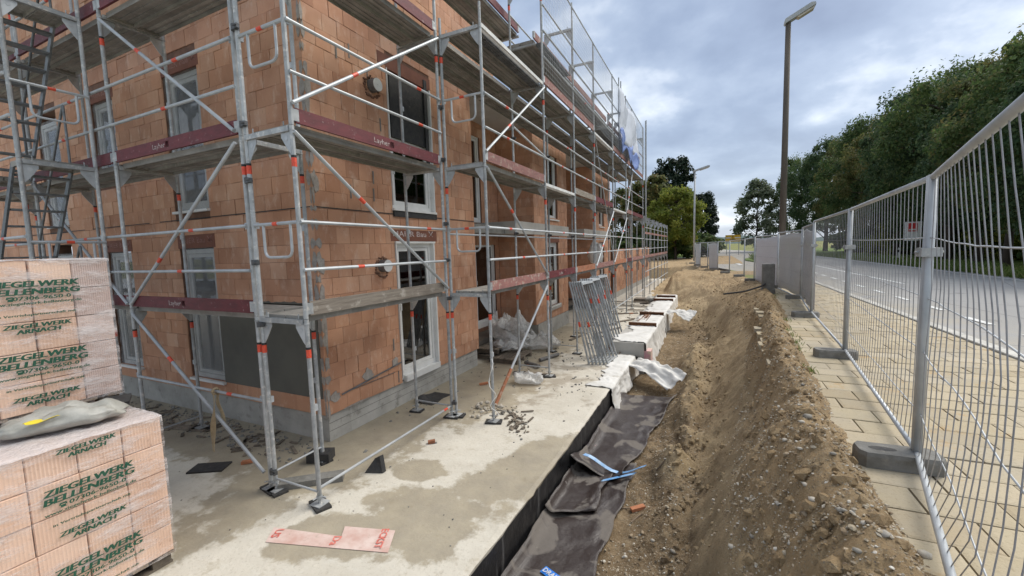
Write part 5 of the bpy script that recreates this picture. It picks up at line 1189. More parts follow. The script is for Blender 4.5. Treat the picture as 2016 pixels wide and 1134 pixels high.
# ---- white fleece sheets draped over the edge
def drape(name, y0, y1, xe, ztop, label, seed, over=0.35, zend=-0.46):
    def crump(p, q): return 0.030*abs(fbm(p*3.5, q*3.5, seed, 4))+0.012*abs(fbm(p*11, q*9, seed+3, 3))
    def fn(u, v):
        y_ = y0+(y1-y0)*u; e_ = xe(y_); ov = over*(1+0.55*fbm(y_*1.1, seed)+0.2*fbm(y_*5, seed)); fold = 0.030*math.sin(y_*5.5+2*fbm(y_, seed))+0.05*fbm(y_*2.2, v*1.5, seed, 4)
        if v < 0.35: t = v/0.35; return (e_-ov*(1-t), y_, ztop+0.012+crump(y_, t*ov*2)*(0.4+0.8*math.sin(t*2.6)))
        t = (v-0.35)/0.65; dr = 1+0.22*fbm(y_*1.6, seed)+0.06*fbm(y_*7, seed)
        return (e_+0.022+0.09*t*t+fold*(0.2+t)*0.8+crump(y_, t)*0.8, y_+0.05*fbm(t*3, y_*1.5, 2.0), ztop+0.012-(ztop-zend)*t*dr*(1-0.02*(1-t)))
    return cloth(name, fn, int((y1-y0)/0.05), 30, 'fleece', label, 'fleece sheet', 0.003)
drape('fleece_sheet', 7.95, 10.55, slab_edge, 0.0, 'white fleece draped over the slab edge next to the dimpled sheets', 1.0, 0.42)
drape('fleece_sheet', 10.8, 15.3, lambda y: -1.48, 0.30, 'white fleece hanging over the raised strip before the second beam', 2.0, 0.72)
drape('fleece_sheet', 15.4, 21.8, lambda y: -1.48, 0.30, 'white fleece hanging over the far end of the raised strip', 3.0, 0.72)
# curled flaps lying out into the trench
def flap(p0, p1, p2, w_, label, seed):
    p0, p1, p2 = Vector(p0), Vector(p1), Vector(p2)
    def fn(u, v):
        c = p0*(1-u)**2+p1*2*u*(1-u)+p2*u*u; d = (p1-p0)*(1-u)+(p2-p1)*u; s_ = ZV.cross(d).normalized()
        return tuple(c+s_*(w_*(v-0.5)*(1-0.30*u)+0.05*fbm(u*4, v*2, seed))+ZV*(0.16*math.sin(v*math.pi)*u+0.09*fbm(u*3, v*3, seed)+0.03*fbm(u*9, v*8, seed)+0.18*u*u*(v-0.3)**2*4))
    return cloth('fleece_flap', fn, 30, 24, 'fleece', label, 'fleece sheet', -0.006)
flap((-1.72, 10.25, -0.05), (-1.25, 9.95, 0.05), (-0.62, 9.35, -0.38), 0.75, 'curled white fleece flap reaching from the slab edge into the trench', 1)
flap((-1.45, 16.6, 0.25), (-1.0, 16.4, 0.35), (-0.55, 16.2, -0.05), 0.9, 'upturned white fleece flap at the far shaft', 4)
# pink insulation strip at the foot of the slab
q = MB(); q.box(-1.80, -1.64, 6.35, 8.1, -0.60, -0.42); tag(obj('insulation_strip', q, 'pink_foam', None, (-1.72, 7.2, -0.6)), 'pink foam insulation strip at the foot of the black slab edge', 'insulation')
q = MB(); q.box(-1.50, -1.34, 10.8, 11.15, -0.45, 0.10); tag(obj('insulation_board', q, 'pink_foam', None, (-1.42, 10.9, -0.45)), 'pink insulation board against the end of the raised strip', 'insulation')
# ---- dimpled drainage sheets
def dimple(y0, y1, xl, xr, label, seed, lift=0.0, curl=0.0, skew=0.0):
    def fn(u, v):
        y_ = y0+(y1-y0)*u+skew*(v-0.5); a, b_ = xl(y_), xr(y_); x_ = a+(b_-a)*v
        zb = max(-0.485+0.0, min(-0.30, zsoil(x_, y_)+0.015)) if v > 0.55 else -0.485
        z_ = -0.485+(zb+0.485)*sstep(0.5, 1.0, v)+lift+0.022*fbm(x_*2.4, y_*1.8, seed)
        if v < 0.16: z_ += 0.10*(1-v/0.16)**2
        if curl: z_ += curl*math.exp(-((u)/0.10)**2)*(0.55+0.5*math.sin(v*5.2+1.0))
        return (x_+0.03*fbm(y_*2, seed), y_, max(z_, -0.56))
    return cloth('drainage_sheet', fn, int((y1-y0)/0.06), 26, 'dimple', label, 'drainage sheet', 0.006)
xl_ = lambda y: slab_edge(y)+0.035
d1 = dimple(0.8, 3.75, xl_, lambda y: -1.02, 'brown dimpled drainage sheet torn at its corner, closest to the pallets', 1.0)
d2 = dimple(3.30, 6.05, xl_, lambda y: -1.00+0.03*(y-4)+0.02*math.sin(y*9), 'brown dimpled drainage sheet with a blue edge strip in the middle of the trench', 2.0, 0.030, 0.0, 0.10)
d3 = dimple(5.45, 9.0, xl_, lambda y: -1.02+0.13*(y-6)+0.03*math.sin(y*5), 'brown dimpled drainage sheet with an upturned blue edge, next to the white fleece', 3.0, 0.055, 0.20, 0.12)
d4 = dimple(4.55, 5.6, xl_, lambda y: -1.22+0.02*math.sin(y*7), 'narrow grey dimpled sheet lying on top of the others', 4.0, 0.080, 0.02, 0.30)
# blue edge strips
def ribbon(sheet, pts, w_, mat, name='edge_strip'):
    q = MB(); g = []
    for a, b_ in zip(pts, pts[1:]+[pts[-1]]): g.append([Vector(a)-YV*(w_/2)-XV*0.2*w_, Vector(a)+YV*(w_/2)+XV*0.2*w_+ZV*0.004])
    q.sheet(g, 0.004); return obj(name, q, mat, sheet)
e3 = [(-1.60+0.075*i, 5.56+0.012*i-0.02*math.sin(i*0.7), -0.40+0.20*(0.55+0.5*math.sin(0.16*i*3.3+1.0+0.4))+0.012-0.004*i) for i in range(12)]
ribbon(d3, e3, 0.055, 'blue_film')
e2 = [(-1.30+0.05*i, 5.35+0.035*i, -0.40+0.006*i) for i in range(9)]; ribbon(d2, e2, 0.07, 'blue_film')
e1 = [(-1.48+0.07*i, 3.62-0.028*i, -0.437) for i in range(7)]; rb = ribbon(d1, e1, 0.085, 'blue_strong')
q = MB(); U_ = Vector((0.07, -0.028, 0)).normalized(); text_mb(q, 'DRAIN', Vector((-1.475, 3.585, -0.424)), U_, ZV.cross(U_), 0.055, 0.20, 0.02, 0, 0.002); stuff(obj('lettering', q, 'white_paint', rb))

# ---- bundle of spare frames leaning on the scaffold
fm = None
def spare_frame(foot, top, d, mat_i, label):
    foot = Vector(foot); top = Vector(top); d = Vector(d).normalized()*0.73; t = thing('spare_scaffolding', foot, label, 'scaffold frame', 'spare frames leaning on the scaffold')
    for k in (0, 1):
        q = MB(); q.tube(foot+d*k+ZV*0.001, top+d*k, 0.0242, 8); o = obj('standard', q, 'galv', t)
        e_ = (top-foot).normalized(); q = MB(); c = foot+(top-foot)*(0.48+0.12*((mat_i*7) % 3))+d*k; q.tube(c-e_*0.06, c+e_*0.06, 0.0258, 8, None, False); (obj('marker_tape', q, 'tape', o) if (mat_i+k) % 3 == 0 else None)
    up_ = (top-foot); q = MB(); c = foot+up_*0.97+d*0.5; q.obox(c, d.normalized(), up_.normalized(), d.normalized().cross(up_.normalized()), 0.345, 0.028, 0.022); obj('crossbar', q, 'galv_clean', t); q = MB(); c = foot+up_*0.02+d*0.5; q.obox(c, d.normalized(), up_.normalized(), d.normalized().cross(up_.normalized()), 0.345, 0.014, 0.014); obj('crossbar', q, 'galv_clean', t)
    return t
labs = ['spare galvanised frame leaning in the stack nearest the white fleece', 'spare galvanised frame leaning in the middle stack by the scaffold', 'spare galvanised frame leaning in the stack beside the rusty rods']
for s_, (n_, y_, xo) in enumerate(((6, 9.50, 0.0), (5, 10.45, 0.02), (4, 11.6, -0.05))):
    for k in range(n_):
        f_ = Vector((-2.58+xo+0.085*k, y_+0.02*k, 0.002)); t_ = Vector((-3.045+0.052*k, y_+0.05+0.012*k, 1.955))
        spare_frame(f_, t_, (0.10, 1, 0), k+s_, labs[s_])
# orange-footed steel prop
pr = thing('steel_prop', (-3.42, 6.25, 0), 'slanting steel prop with an orange lower end between slab and scaffold', 'prop')
a = Vector((-3.40, 6.28, 0.03)); b_ = Vector((-3.10, 8.22, 1.98)); m_ = a+(b_-a)*0.27
q = MB(); q.tube(a, m_, 0.030, 10); obj('lower_tube', q, 'toe_orange', pr); q = MB(); q.tube(m_, b_, 0.024, 10); obj('upper_tube', q, 'galv_clean', pr)
# ---- junk on the slab
def ragged(c, rx, ry, n=11, h=0.006, ang=0, z=0.002, j=0.35):
    pts = []
    for k in range(n):
        t = 2*math.pi*k/n; r_ = 1+random.uniform(-j, j); x_, y_ = rx*math.cos(t)*r_, ry*math.sin(t)*r_
        pts.append((c[0]+x_*math.cos(ang)-y_*math.sin(ang), c[1]+x_*math.sin(ang)+y_*math.cos(ang), z))
    return MB().poly(pts, (0, 0, h))
def slab_item(name, q, mat, loc, label, cat, group=None): return tag(obj(name, q, mat, None, loc), label, cat, group)
# red and white printed strip, L-shaped
q = MB(); q.poly([(-4.00, 2.56, .003), (-3.87, 2.38, .003), (-2.66, 2.74, .004), (-2.80, 3.00, .012), (-3.32, 2.85, .012), (-3.24, 2.73, .006)], (0, 0, 0.003))
ps = slab_item('paper_strip', q, 'paper', (-3.4, 2.66, 0.003), 'torn pinkish printed board lying on the damp slab', 'board')
q = MB(); U_ = Vector((0.42, -0.9, 0)).normalized(); V_ = ZV.cross(U_)
for (s_, p, h_) in (('US', (-3.93, 2.545), .075), ('Da', (-3.30, 2.70), .075), ('ECKST', (-2.93, 2.965), .07)):
    text_mb(q, s_, (p[0], p[1], 0.0165 if p[0] > -3.0 else 0.0105), U_, V_, h_, None if s_ != 'ECKST' else 0.27, 0.02)
stuff(obj('lettering', q, 'ink_red', ps))
# black rubber pieces
q = MB(); q.obox(Vector((-5.95, 3.02, 0.012)), Vector((0.86, 0.5, 0)), Vector((-0.5, 0.86, 0)), ZV, 0.22, 0.12, 0.010); slab_item('rubber_mat', q, 'black_rubber', (-5.95, 3.02, 0.002), 'flat black rubber mat lying between the pallets and the scaffold', 'mat')
q = MB(); q.poly([(-3.92, 3.72, 0.004), (-3.70, 3.80, 0.004), (-3.76, 3.83, 0.20), (-3.84, 3.83, 0.16)], (0.02, 0.045, 0.01)); slab_item('rubber_wedge', q, 'black_rubber', (-3.8, 3.76, 0.002), 'upright black triangular offcut on the slab inside the corner bay', 'offcut')
g = [[(-4.92+0.40*i/8+0.02*math.sin(j), 5.95+0.62*j/8, 0.006+0.10*math.exp(-((i-1)/2.2)**2-((j-2)/2.5)**2)) for j in range(9)] for i in range(9)]
q = MB(); q.sheet(g, -0.006); slab_item('rubber_sheet', q, 'black_rubber', (-4.7, 6.2, 0), 'crumpled black membrane piece against the concrete footing', 'membrane')
# webbing strap over the rail
pts = [(0.0, 0.02), (0.0, -0.25), (0.02, -0.5), (-0.02, -0.80)]
st = thing('webbing_strap', (-5.62, 2.985, 0.28), 'frayed beige webbing strap hanging from the low scaffold rail', 'strap')
def strap(dx, Ls, yo, ph):
    g = []
    for i in range(15):
        t = i/14; z_ = 1.125-Ls*t; x_ = -5.60+dx*t+0.025*math.sin(t*6+ph); g.append([(x_-0.034+0.012*math.sin(t*7+ph), yo+0.01*math.sin(t*9+ph), z_), (x_+0.034, yo-0.016*math.sin(t*7), z_)])
    return MB().sheet(g, 0.004)
obj('band', strap(-0.10, 0.82, 2.965, 0), 'ratchet', st); obj('band', strap(0.05, 0.48, 3.02, 2), 'ratchet', st)
q = MB(); q.pipe([(-5.60, 2.993+0.036*math.cos(t), 1.10+0.036*math.sin(t)) for t in (0.3*i for i in range(20))], 0.014, 6); obj('knot', q, 'ratchet', st)
# plastic bag, plastic heap, pallets in the loggia
blob('plastic_bag', (-3.35, 7.72, 0.002), 0.30, 0.16, 0.20, R(20), 'clear_film', 'knotted clear plastic bag by the scaffold leg on the slab', 'bag', 3, (30, 16), amp=0.35)
for k, (c, a_, b2, h_) in enumerate((((-5.0, 10.15, 0.30), 0.55, 0.42, 0.55), ((-4.35, 10.6, 0.01), 0.60, 0.40, 0.34), ((-4.75, 9.7, 0.16), 0.42, 0.35, 0.22))):
    blob('plastic_sheeting', c, a_, b2, h_, 0.4*k, 'clear_film', ['crumpled clear plastic sheeting heaped on the pallets in the loggia', 'loose clear plastic sheeting spilling onto the slab beside the pier', 'flat crumpled clear plastic on the loggia pallet edge'][k], 'plastic sheeting', 5+k, (60, 34), amp=0.34)
for k, (x_, y_, z_) in enumerate(((-5.15, 9.55, 0.002), (-5.2, 9.6, 0.15), (-4.55, 9.35, 0.002))):
    t = thing('wooden_pallet', (x_, y_, z_), ['wooden pallet at the bottom of the loggia stack', 'wooden pallet on top of the loggia stack', 'single wooden pallet lying in front of the loggia stack'][k], 'pallet', 'pallets in the loggia')
    for s_ in (-0.42, 0, 0.42):
        q = MB(); q.box(x_-0.38, x_+0.38, y_+s_-0.05, y_+s_+0.05, z_, z_+0.10); obj('bearer', q, 'wood_old', t)
    for j in range(6):
        q = MB(); xx = x_-0.38+0.132*j; q.box(xx, xx+0.10, y_-0.5, y_+0.5, z_+0.1005, z_+0.124); obj('plank', q, 'wood_old', t)
for k in range(2):
    q = MB(); a = Vector((-4.0+0.25*k, 9.0+0.3*k, 0.05)); q.tube(a, a+Vector((0.45-0.2*k, -0.25+0.9*k, 0.01)), 0.045, 10); slab_item('pipe_offcut', q, 'vent_grey', a-ZV*0.05, 'short grey pipe offcut lying near the loggia pallets', 'pipe', 'pipe offcuts')
# loose planks
PL = [((-3.55, 8.35, .014), 0.9, .05, 0.10), ((-3.0, 13.6, .02), 1.3, .06, 1.2), ((-2.7, 15.8, .02), 1.5, .07, 1.0), ((-3.3, 17.2, .02), 1.4, .08, 0.5), ((-2.6, 18.2, .05), 1.2, .07, 0.1), ((-3.0, 19.4, .05), 1.6, .08, -0.1), ((-2.4, 20.6, .02), 1.3, .08, 0.2), ((-3.5, 20.4, .09), 1.7, .10, 0.05), ((-7.9, 3.6, .016), 1.2, .06, 0.2), ((-8.6, 3.4, .016), 1.4, .05, -0.3), ((-3.4, 14.5, .02), 1.0, .06, 0.4), ((-3.7, 12.2, .016), .8, .05, 1.4)]
for k, (c, L_, w_, a) in enumerate(PL):
    q = MB(); U_ = Vector((math.cos(a), math.sin(a), 0)); q.obox(Vector(c), U_, ZV.cross(U_), ZV, L_/2, w_, 0.012); slab_item('plank', q, 'wood_old', (c[0], c[1], c[2]-0.012), 'weathered loose plank lying on the slab', 'plank', 'loose planks on the slab')
# wood chips and rubble at the second scaffold leg, brick shards
q = MB(); rg_ = random.Random(11)
for k in range(46): pebble(q, (-3.42+rg_.gauss(0, .16), 6.12+rg_.gauss(0, .15), 0.02+0.05*rg_.random()), 0.018+0.035*rg_.random()**2, 0.7)
stuff(tag(obj('rubble', q, 'stone'), 'little heap of pale broken stone at the scaffold leg', 'rubble'))
q = MB()
for k in range(60):
    t = rg_.random(); pebble(q, (-2.9+0.35*t+rg_.gauss(0, .06), 6.15-0.75*t+rg_.gauss(0, .08), 0.012), 0.012+0.03*rg_.random()**2, 0.5, 0.4)
for k in range(16):
    a = rg_.uniform(0, 3); p = Vector((-2.85+rg_.gauss(0, .12), 5.95+rg_.gauss(0, .18), 0.02)); U_ = Vector((math.cos(a), math.sin(a), 0)); q.obox(p, U_, ZV.cross(U_), ZV, 0.05+0.06*rg_.random(), 0.012, 0.008)
stuff(tag(obj('debris', q, 'wood_old'), 'dark strip of wood chips and dirt swept up on the slab', 'debris'))
q = MB()
for k in range(900):
    if k < 420: p = (rg_.uniform(-10.5, -5.0), 3.5+rg_.random()*0.65, 0.006)
    elif k < 650: p = (rg_.uniform(-4.9, -2.0), rg_.uniform(7.2, 12), 0.006)
    elif k < 800: p = (rg_.uniform(-4.7, -2.2), rg_.uniform(12, 22), 0.006)
    else: p = (rg_.uniform(-6.5, -2.0), rg_.uniform(2.3, 7.5), 0.004)
    pebble(q, p, (0.008 if k >= 800 else 0.012)+0.026*rg_.random()**3, 0.6, 0.35)
stuff(tag(obj('crumbs', q, 'conc_block'), 'grey crumbs and dirt scattered over the slab', 'debris'))
q = MB()
for k in range(90):
    p = Vector((rg_.uniform(-9.5, -5.3), 3.45+rg_.random()*0.6, 0.012)) if k < 60 else Vector((rg_.uniform(-4.4, -2.2), rg_.uniform(12, 21), 0.02)); a = rg_.uniform(0, 3); U_ = Vector((math.cos(a), math.sin(a), 0)); q.obox(p, U_, ZV.cross(U_), ZV, 0.03+0.12*rg_.random(), 0.02, 0.008)
stuff(tag(obj('wood_scraps', q, 'wood_old'), 'scraps of wood littering the slab edge of the walls', 'debris'))
for k, (x_, y_) in enumerate(((-3.62, 4.72), (-5.6, 3.3), (-0.78, 5.05), (-2.6, 12.4), (-2.9, 17.3), (-4.2, 7.3), (-3.86, 8.9))):
    q = MB(); z_ = 0.004 if x_ < -1.8 else zsoil(x_, y_)+0.005; q.obox(Vector((x_, y_, z_+0.022)), Vector((0.8, 0.6, 0.1)).normalized(), Vector((-0.6, 0.8, 0)), Vector((-0.1, 0, 1)).normalized(), 0.05+0.02*(k % 3), 0.03, 0.018); slab_item('brick_shard', q, 'shard', (x_, y_, z_), 'small orange brick shard lying loose', 'brick shard', 'brick shards')
# dark stack of boards and white bag near the last shafts
for k in range(4):
    q = MB(); q.box(-3.4, -2.75, 20.9+0.02*k, 21.6, 0.002+0.045*k, 0.042+0.045*k); slab_item('timber', q, 'wood_old', (-3.0, 21, 0.002+0.045*k), 'dark timber in the low stack at the end of the slab', 'timber', 'timber stack')
blob('cement_bag', (-2.45, 21.0, 0.002), 0.4, 0.3, 0.30, 0.3, 'sack', 'lumpy pale bag lying by the far concrete shaft', 'bag', 9, (24, 12), amp=0.3)
blob('rubble_bag', (-4.1, 16.3, 2.125), 0.28, 0.30, 0.75, 0.1, 'fleece', 'tall white rubble bag standing on the first scaffold deck', 'bag', 10, (26, 16), amp=0.25)
# cable hanging on the scaffold leg
q = MB(); q.pipe([(-3.10+0.05*math.sin(i*0.9)+0.02*i*(i > 9)*0.2, 5.62+0.05*math.cos(i*1.3), 1.05-0.06*i) for i in range(16)], 0.006, 6); slab_item('white_cable', q, 'pvc', (-3.1, 5.62, 0.15), 'white cable looped round the scaffold leg', 'cable')
# small sticks on the bank
for k, (sx, sy, L_, a) in enumerate(((1310, 905, .25, .4), (1405, 575, .5, 1.3), (1440, 548, .35, .2), (1255, 1020, .22, 1.0), (1230, 1000, .18, .3), (1345, 770, .5, -.1), (1400, 715, .35, .9), (1455, 580, .4, .3))):
    d = ray(sx, sy); t = 2.0
    while t < 40 and (CAM+d*t).z > zsoil((CAM+d*t).x, (CAM+d*t).y): t += 0.02
    p = CAM+d*t; U_ = Vector((math.cos(a), math.sin(a), 0)); e0 = p-U_*L_/2; e1 = p+U_*L_/2; e0.z = zsoil(e0.x, e0.y)+0.012; e1.z = zsoil(e1.x, e1.y)+0.012
    q = MB(); q.tube(e0, e1, 0.012 if k != 5 else 0.02, 6, 0.006); slab_item('stick', q, 'wood', e0, 'bare stick lying on the dug soil', 'stick', 'sticks on the soil bank')
# ================================================================== TREES, LAMPS, SIGNS
def make_tree(kind, seed, height, crown_r, crown_z0, nclump, nleaf, leaf, leafmat, trunk_r=0.16):
    """returns (trunk mesh, crown mesh) with the base at the origin"""
    rg = random.Random(seed); T = MB(); Cn = MB(); tips = []
    pts = [Vector((0, 0, -0.3))]; 
    for i in range(1, 8): pts.append(Vector((0.12*i*fbm(i*0.4, seed), 0.12*i*fbm(i*0.4, seed+5), height*0.86*i/7)))
    T.pipe(pts, [trunk_r*(1.25 if i == 0 else 1-0.11*i) for i in range(8)], 8)
    def prof(t):    # crown radius along its height 0..1
        if kind == 'conifer': return max(0.05, (1-t)**0.8)*(0.75+0.25*math.sin(t*40))
        if kind == 'cone': return max(0.06, math.sin(math.pi*min(1, t*0.80+0.16))**0.8*(1-0.35*t))
        if kind == 'round': return max(0.05, math.sin(math.pi*(0.10+0.86*t))**0.6)
        return max(0.08, math.sin(math.pi*(0.14+0.80*t))**0.55)
    zc0 = crown_z0; H = height-crown_z0; cl = []
    while len(cl) < nclump:
        t = rg.random()**0.85; a = rg.uniform(0, 2*math.pi); rr = prof(t)*crown_r*(0.45+0.62*rg.random()**0.6)*(1+0.35*fbm(math.cos(a)*1.4+seed, math.sin(a)*1.4, t*3))
        c = Vector((rr*math.cos(a), rr*math.sin(a), zc0+H*t)); cl.append((c, t))
    for k, (c, t) in enumerate(cl):
        if k % 3 == 0:
            h0 = max(zc0*0.5, min(height*0.8, c.z-rg.uniform(0.1, 0.35)*c.xy.length-0.3)); b0 = Vector((0, 0, h0))
            for i in range(7):
                if abs(pts[i].z-h0) < height*0.07: b0 = Vector((pts[i].x, pts[i].y, h0))
            m_ = (b0+c)/2+Vector((rg.uniform(-.2, .2), rg.uniform(-.2, .2), 0.25)); T.pipe([b0, m_, c], [trunk_r*0.30, trunk_r*0.16, trunk_r*0.05], 4)
        rad = crown_r*(0.10+0.19*rg.random())*(0.6 if kind == 'conifer' else 1.0)
        for j in range(nleaf):
            v = Vector((rg.gauss(0, 1), rg.gauss(0, 1), rg.gauss(0, 0.62))); v = v.normalized()*(rg.random()**0.45)*rad
            if kind == 'conifer': v.z *= 0.35
            p = c+v; s_ = leaf*(0.55+0.8*rg.random())
            n_ = (v.normalized()*0.7+Vector((rg.gauss(0, .6), rg.gauss(0, .6), 0.55+rg.gauss(0, .5)))).normalized(); u_ = n_.orthogonal().normalized(); w_ = n_.cross(u_); an = rg.uniform(0, 6.3)
            e1 = (u_*math.cos(an)+w_*math.sin(an))*s_; e2 = (w_*math.cos(an)-u_*math.sin(an))*s_*0.55
            Cn.add([p-e1, p+e2-e1*0.1-n_*s_*0.12, p+e1, p-e2-e1*0.1-n_*s_*0.12], [(0, 1, 2), (0, 2, 3)])
    a = T.mesh('trunk', (0, 0, 0), True); a.materials.append(MAT['bark']); b_ = Cn.mesh('crown'); b_.materials.append(MAT[leafmat]); return a, b_
def plant(meshes, loc, scale, rz, name, label, cat='tree', group=None):
    t = thing(name, loc, label, cat, group); t.scale = scale; t.rotation_euler = (0, 0, rz)
    for n_, m_ in zip(('trunk', 'crown'), meshes):
        o = bpy.data.objects.new(n_, m_); COL.objects.link(o); o.parent = t; ORG[o.name] = Vector(loc)
    return t
big = [make_tree('broad', 11+k, 10.0, 3.9, 2.1, 112, 270, 0.105, m_, 0.24) for k, m_ in enumerate(('leaf_dark', 'leaf_deep', 'leaf_brown'))]
def on_ground(px, dist_y, z=0.97): 
    p = at_y(px, 470, dist_y); return Vector((p.x, p.y, z))
# dense row along the far side of the road; (pixel column, distance, pixel row of the top, mesh, width)
row = [(1575, 95, 318, 0, .85), (1625, 85, 288, 1, .9), (1668, 75, 283, 2, .8), (1715, 65, 248, 0, .95), (1765, 56, 222, 2, .9), (1812, 47, 192, 1, 1.0), (1868, 42, 158, 0, .95), (1930, 36.5, 150, 1, .9), (1985, 32, 112, 2, .85), (2060, 28, 75, 0, .95), (2160, 24, 40, 1, .95), (1845, 62, 195, 1, 1.1), (1950, 52, 165, 0, 1.1), (2050, 42, 115, 2, 1.1)]
ords = ('first', 'second', 'third', 'fourth', 'fifth', 'sixth', 'seventh', 'eighth', 'ninth', 'tenth', 'eleventh')
names_ = {0: 'dark leafy tree', 1: 'dense deep-green tree', 2: 'brownish-green leafy tree'}
for k, (px, dy, ty, mi, wd) in enumerate(row):
    loc = on_ground(px, dy); top = at_y(px, ty, dy).z; s_ = (top-loc.z)/10.0*1.02
    plant(big[mi], loc, (s_*wd*0.84, s_*wd*0.84, s_), k*1.3, 'roadside_tree', (names_[mi]+', '+ords[k]+' from the tall lamp mast in the roadside row' if k < 11 else names_[mi]+' in the second line behind the '+('sixth', 'eighth', 'tenth')[k-11]+' roadside tree'), 'tree', 'tree row across the road')
# underplanting below the row
bush = [make_tree('round', 31+k, 2.4, 1.9, 0.15, 60, 60, 0.16, 'leaf_dark' if k == 0 else 'leaf_light', 0.05) for k in range(2)]
for k in range(15):
    y_ = 22+k*4.2; x_ = 20.5+1.2*math.sin(k*1.9)-0.05*k; s_ = 1.0+0.4*abs(math.sin(k*2.3)); plant(bush[1 if k in (4, 5, 9) else 0], (x_, y_, 0.96), (s_*1.25, s_*1.25, s_), k*0.8, 'hedge_shrub', 'yellow-green shrub under the roadside trees' if k in (4, 5, 9) else 'dark shrub in the hedge under the roadside trees', 'shrub', 'shrubs under the tree row')
# lone tree right of the bend, trees left of the road
m1 = make_tree('cone', 51, 8.0, 2.6, 1.0, 150, 50, 0.17, 'leaf_grey', 0.13)
def single(m_, px, dy, ty, H0, wd, rz, name, label):
    loc = on_ground(px, dy); s_ = (at_y(px, ty, dy).z-loc.z)/H0; return plant(m_, loc, (s_*wd, s_*wd, s_), rz, name, label)
single(m1, 1490, 92, 358, 8.0, 1.0, 0.4, 'young_tree', 'airy grey-green tree standing alone beside the yellow road sign')
m2 = make_tree('broad', 61, 8.0, 3.0, 1.7, 170, 90, 0.15, 'leaf_light', 0.16)
single(m2, 1330, 57, 374, 8.0, 0.98, 0.9, 'maple_tree', 'bright yellow-green tree in front of the dark pine beyond the scaffold')
m3 = make_tree('broad', 71, 10.0, 3.1, 1.6, 190, 60, 0.20, 'needle', 0.22)
single(m3, 1324, 74, 318, 10.0, 0.80, 2.0, 'pine_tree', 'tall dark pine towering behind the yellow-green tree'); single(m3, 1380, 70, 382, 10.0, 0.80, 4.1, 'pine_tree', 'shorter dark pine beside the far street lamp')
m4 = make_tree('broad', 81, 9.0, 3.2, 1.5, 130, 56, 0.22, 'leaf_brown', 0.2)
single(m4, 1276, 66, 352, 9.0, 1.0, 0.3, 'oak_tree', 'olive-brown tree left of the tall pine'); single(m4, 1240, 70, 372, 9.0, 1.0, 1.3, 'oak_tree', 'dull green tree showing through the far scaffold')
for k in range(5):
    loc = (-12+2.6*k, 60+2*math.sin(k*2), 0.95); plant(bush[0], loc, (1.5, 1.5, 1.25), k, 'hedge_shrub', 'dark shrub at the foot of the pines', 'shrub', 'shrubs under the pines')
m5 = make_tree('round', 91, 9, 4.2, 1.2, 70, 50, 0.40, 'leaf_dark', 0.25)
single(m5, 1395, 220, 463, 9.0, 1.0, 0.0, 'field_tree', 'small rounded tree alone in the far field')
for k, px in enumerate((1330, 1355, 1418, 1560, 1590)): single(m5, px, 330+20*k, 470, 9.0, 1.3, k, 'field_tree', 'tiny distant tree at the edge of the fields').__setitem__('group', 'distant field trees')
# grass blades on the verge, tufts by the pavement edge
def blades(n, fn, h, wd, name, label, seed):
    rg = random.Random(seed); q = MB()
    for k in range(n):
        x_, y_, z_ = fn(rg); a = rg.uniform(0, 6.3); hh = h*(0.5+rg.random()); l_ = Vector((math.cos(a), math.sin(a), 0)); s_ = Vector((-math.sin(a), math.cos(a), 0))*wd; p = Vector((x_, y_, z_-0.01))
        q.add([p-s_, p+s_, p+l_*hh*0.25+s_*0.6+ZV*hh*0.6, p+l_*hh*0.6+ZV*hh], [(0, 1, 2), (0, 2, 3)])
    return stuff(tag(obj(name, q, 'grass'), label, 'grass'))
blades(16000, lambda r: (11.3+abs(r.gauss(0, 1.6)), r.uniform(14, 62), 0.972), 0.26, 0.02, 'grass', 'rough green grass on the verge across the road', 1)
TF = [(1.20, 7.8), (1.24, 8.6), (1.28, 9.2), (1.40, 10.2), (1.75, 15.0), (1.5, 13.4), (1.15, 7.2), (1.06, 6.0)]
blades(420, lambda r: (lambda c: (c[0]+r.gauss(0, .06), c[1]+r.gauss(0, .10), max(ZP-0.01, zsoil(c[0], c[1])-0.01)))(r.choice(TF)), 0.055, 0.004, 'weeds', 'small weeds growing along the edge of the pavers', 2)
blades(420, lambda r: (4.6+r.uniform(-1, 1), 47+r.uniform(-4.5, 4.5), 1.10), 0.5, 0.03, 'tall_grass', 'tall grass on the traffic island', 4)
# ---- street lamps
def lamp(base, h, r0, r1, arm, label, mat):
    b_ = Vector(base); t = thing('street_lamp', base, label, 'street lamp'); q = MB(); q.tube(b_-ZV*0.2, b_+ZV*h, r0, 14, r1); obj('mast', q, mat, t, None, True)
    a = Vector(arm); n_ = a.normalized(); s_ = n_.cross(ZV).normalized(); up_ = s_.cross(n_); top = b_+ZV*h; L = a.length
    q = MB(); pr = [(-.12*L/1.0, .00), (L, .02), (L*1.02, .10), (L*0.9, .17), (-.06, .15), (-.12, .06)]
    q.poly([top+n_*x_+up_*z_-s_*0.15 for x_, z_ in pr], s_*0.30); hd = obj('lamp_head', q, 'lamp_grey', t)
    q = MB(); pr = [(L*0.30, 0.0), (L*0.36, -0.07), (L*0.90, -0.06), (L*0.97, 0.005)]; q.poly([top+n_*x_+up_*z_-s_*0.12 for x_, z_ in pr], s_*0.24); obj('lens', q, 'lamp_lens', hd)
    return t
t1 = at_y(1552, 45, 19.5)
lamp((t1.x, 19.5, 0.98), t1.z-0.98, 0.125, 0.088, (0.84, 0.0, 0.38), 'tall brown street lamp mast with a slanted head by the site fence', 'mast')
b2 = at_y(1368, 338, 46); lamp((b2.x, 46, 0.98), b2.z-0.98, 0.10, 0.07, (1.35, 0.0, 0.35), 'slim grey street lamp beside the trees at the road bend', 'lamp_grey')
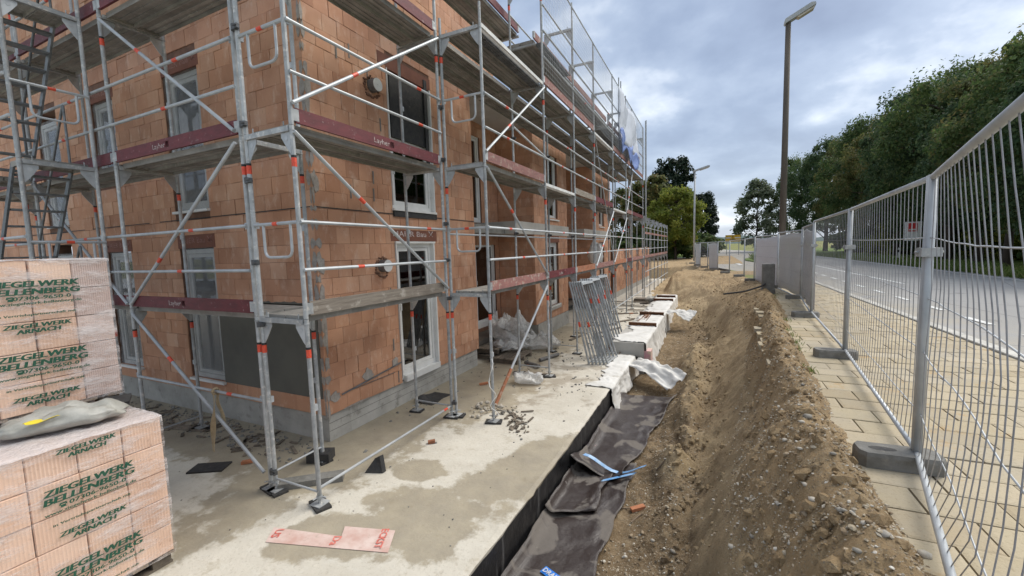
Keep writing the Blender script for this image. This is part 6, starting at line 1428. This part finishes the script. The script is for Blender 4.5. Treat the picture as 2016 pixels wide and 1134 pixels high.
# ---- yellow direction sign with arrows
a, b_ = at_y(1428, 475, 72), at_y(1458, 462, 72)
sg = thing('direction_sign', ((a.x+b_.x)/2, 72, 0.97), 'large yellow road direction sign at the junction', 'road sign')
q = MB(); q.box(a.x, b_.x, 71.97, 72.03, a.z-0.1, b_.z); pn = obj('panel', q, 'sign_yellow', sg); q = MB(); xm = (a.x+b_.x)/2; zm = (a.z+b_.z)/2; y_ = 71.96
q.box(xm-0.04, xm+0.04, y_, y_+.008, a.z+0.05, b_.z-0.12); q.box(xm-0.35, xm+0.35, y_, y_+.008, a.z+0.22, a.z+0.30); q.add([(xm-0.12, y_, b_.z-0.2), (xm+0.12, y_, b_.z-0.2), (xm, y_, b_.z-0.04)], [(0, 1, 2)]); obj('arrow', q, 'black_paint', pn)
q = MB(); q.box(a.x+0.08, xm-0.25, y_, y_+.008, zm-0.05, zm+0.12); q.box(xm+0.25, b_.x-0.08, y_, y_+.008, zm-0.05, zm+0.12); obj('place_name', q, 'white_paint', pn)
for s_ in (a.x+0.2, b_.x-0.2): q = MB(); q.tube((s_, 72.06, 0.9), (s_, 72.06, b_.z), 0.05, 8); obj('post', q, 'lamp_grey', sg)
# ---- white notice board with red top across the road
YN = 40.0; c = at_y(1798, 455, YN); sg = thing('notice_board', (c.x, YN, 0.96), 'white notice board with a red field on a post across the road', 'sign')
q = MB(); q.box(c.x-0.45, c.x+0.45, YN-.03, YN+.03, c.z-0.68, c.z+0.68); pn = obj('panel', q, 'pvc', sg); q = MB(); q.box(c.x-0.34, c.x+0.20, YN-.05, YN-.04, c.z-0.02, c.z+0.58); obj('red_field', q, 'red_paint', pn)
q = MB(); q.box(c.x-0.26, c.x+0.12, YN-.06, YN-.052, c.z+0.06, c.z+0.16); obj('print', q, 'white_paint', pn); q = MB(); q.tube((c.x, YN+.05, 0.9), (c.x, YN+.05, c.z+0.3), 0.03, 8); obj('post', q, 'lamp_grey', sg)
for k, (px, py) in enumerate(((1768, 512), (1666, 505))):
    p = at_z(px, py, 0.97); t = thing('delineator_post', p, 'white roadside marker post with a black band', 'marker post', 'roadside marker posts'); q = MB(); q.poly([(p.x-.07, p.y-.05, .96), (p.x+.07, p.y-.05, .96), (p.x, p.y+.07, .96)], (0, 0, 1.0)); obj('shaft', q, 'pvc', t); q = MB(); q.poly([(p.x-.075, p.y-.055, 1.60), (p.x+.075, p.y-.055, 1.60), (p.x, p.y+.075, 1.60)], (0, 0, .22)); obj('band', q, 'black_paint', t)
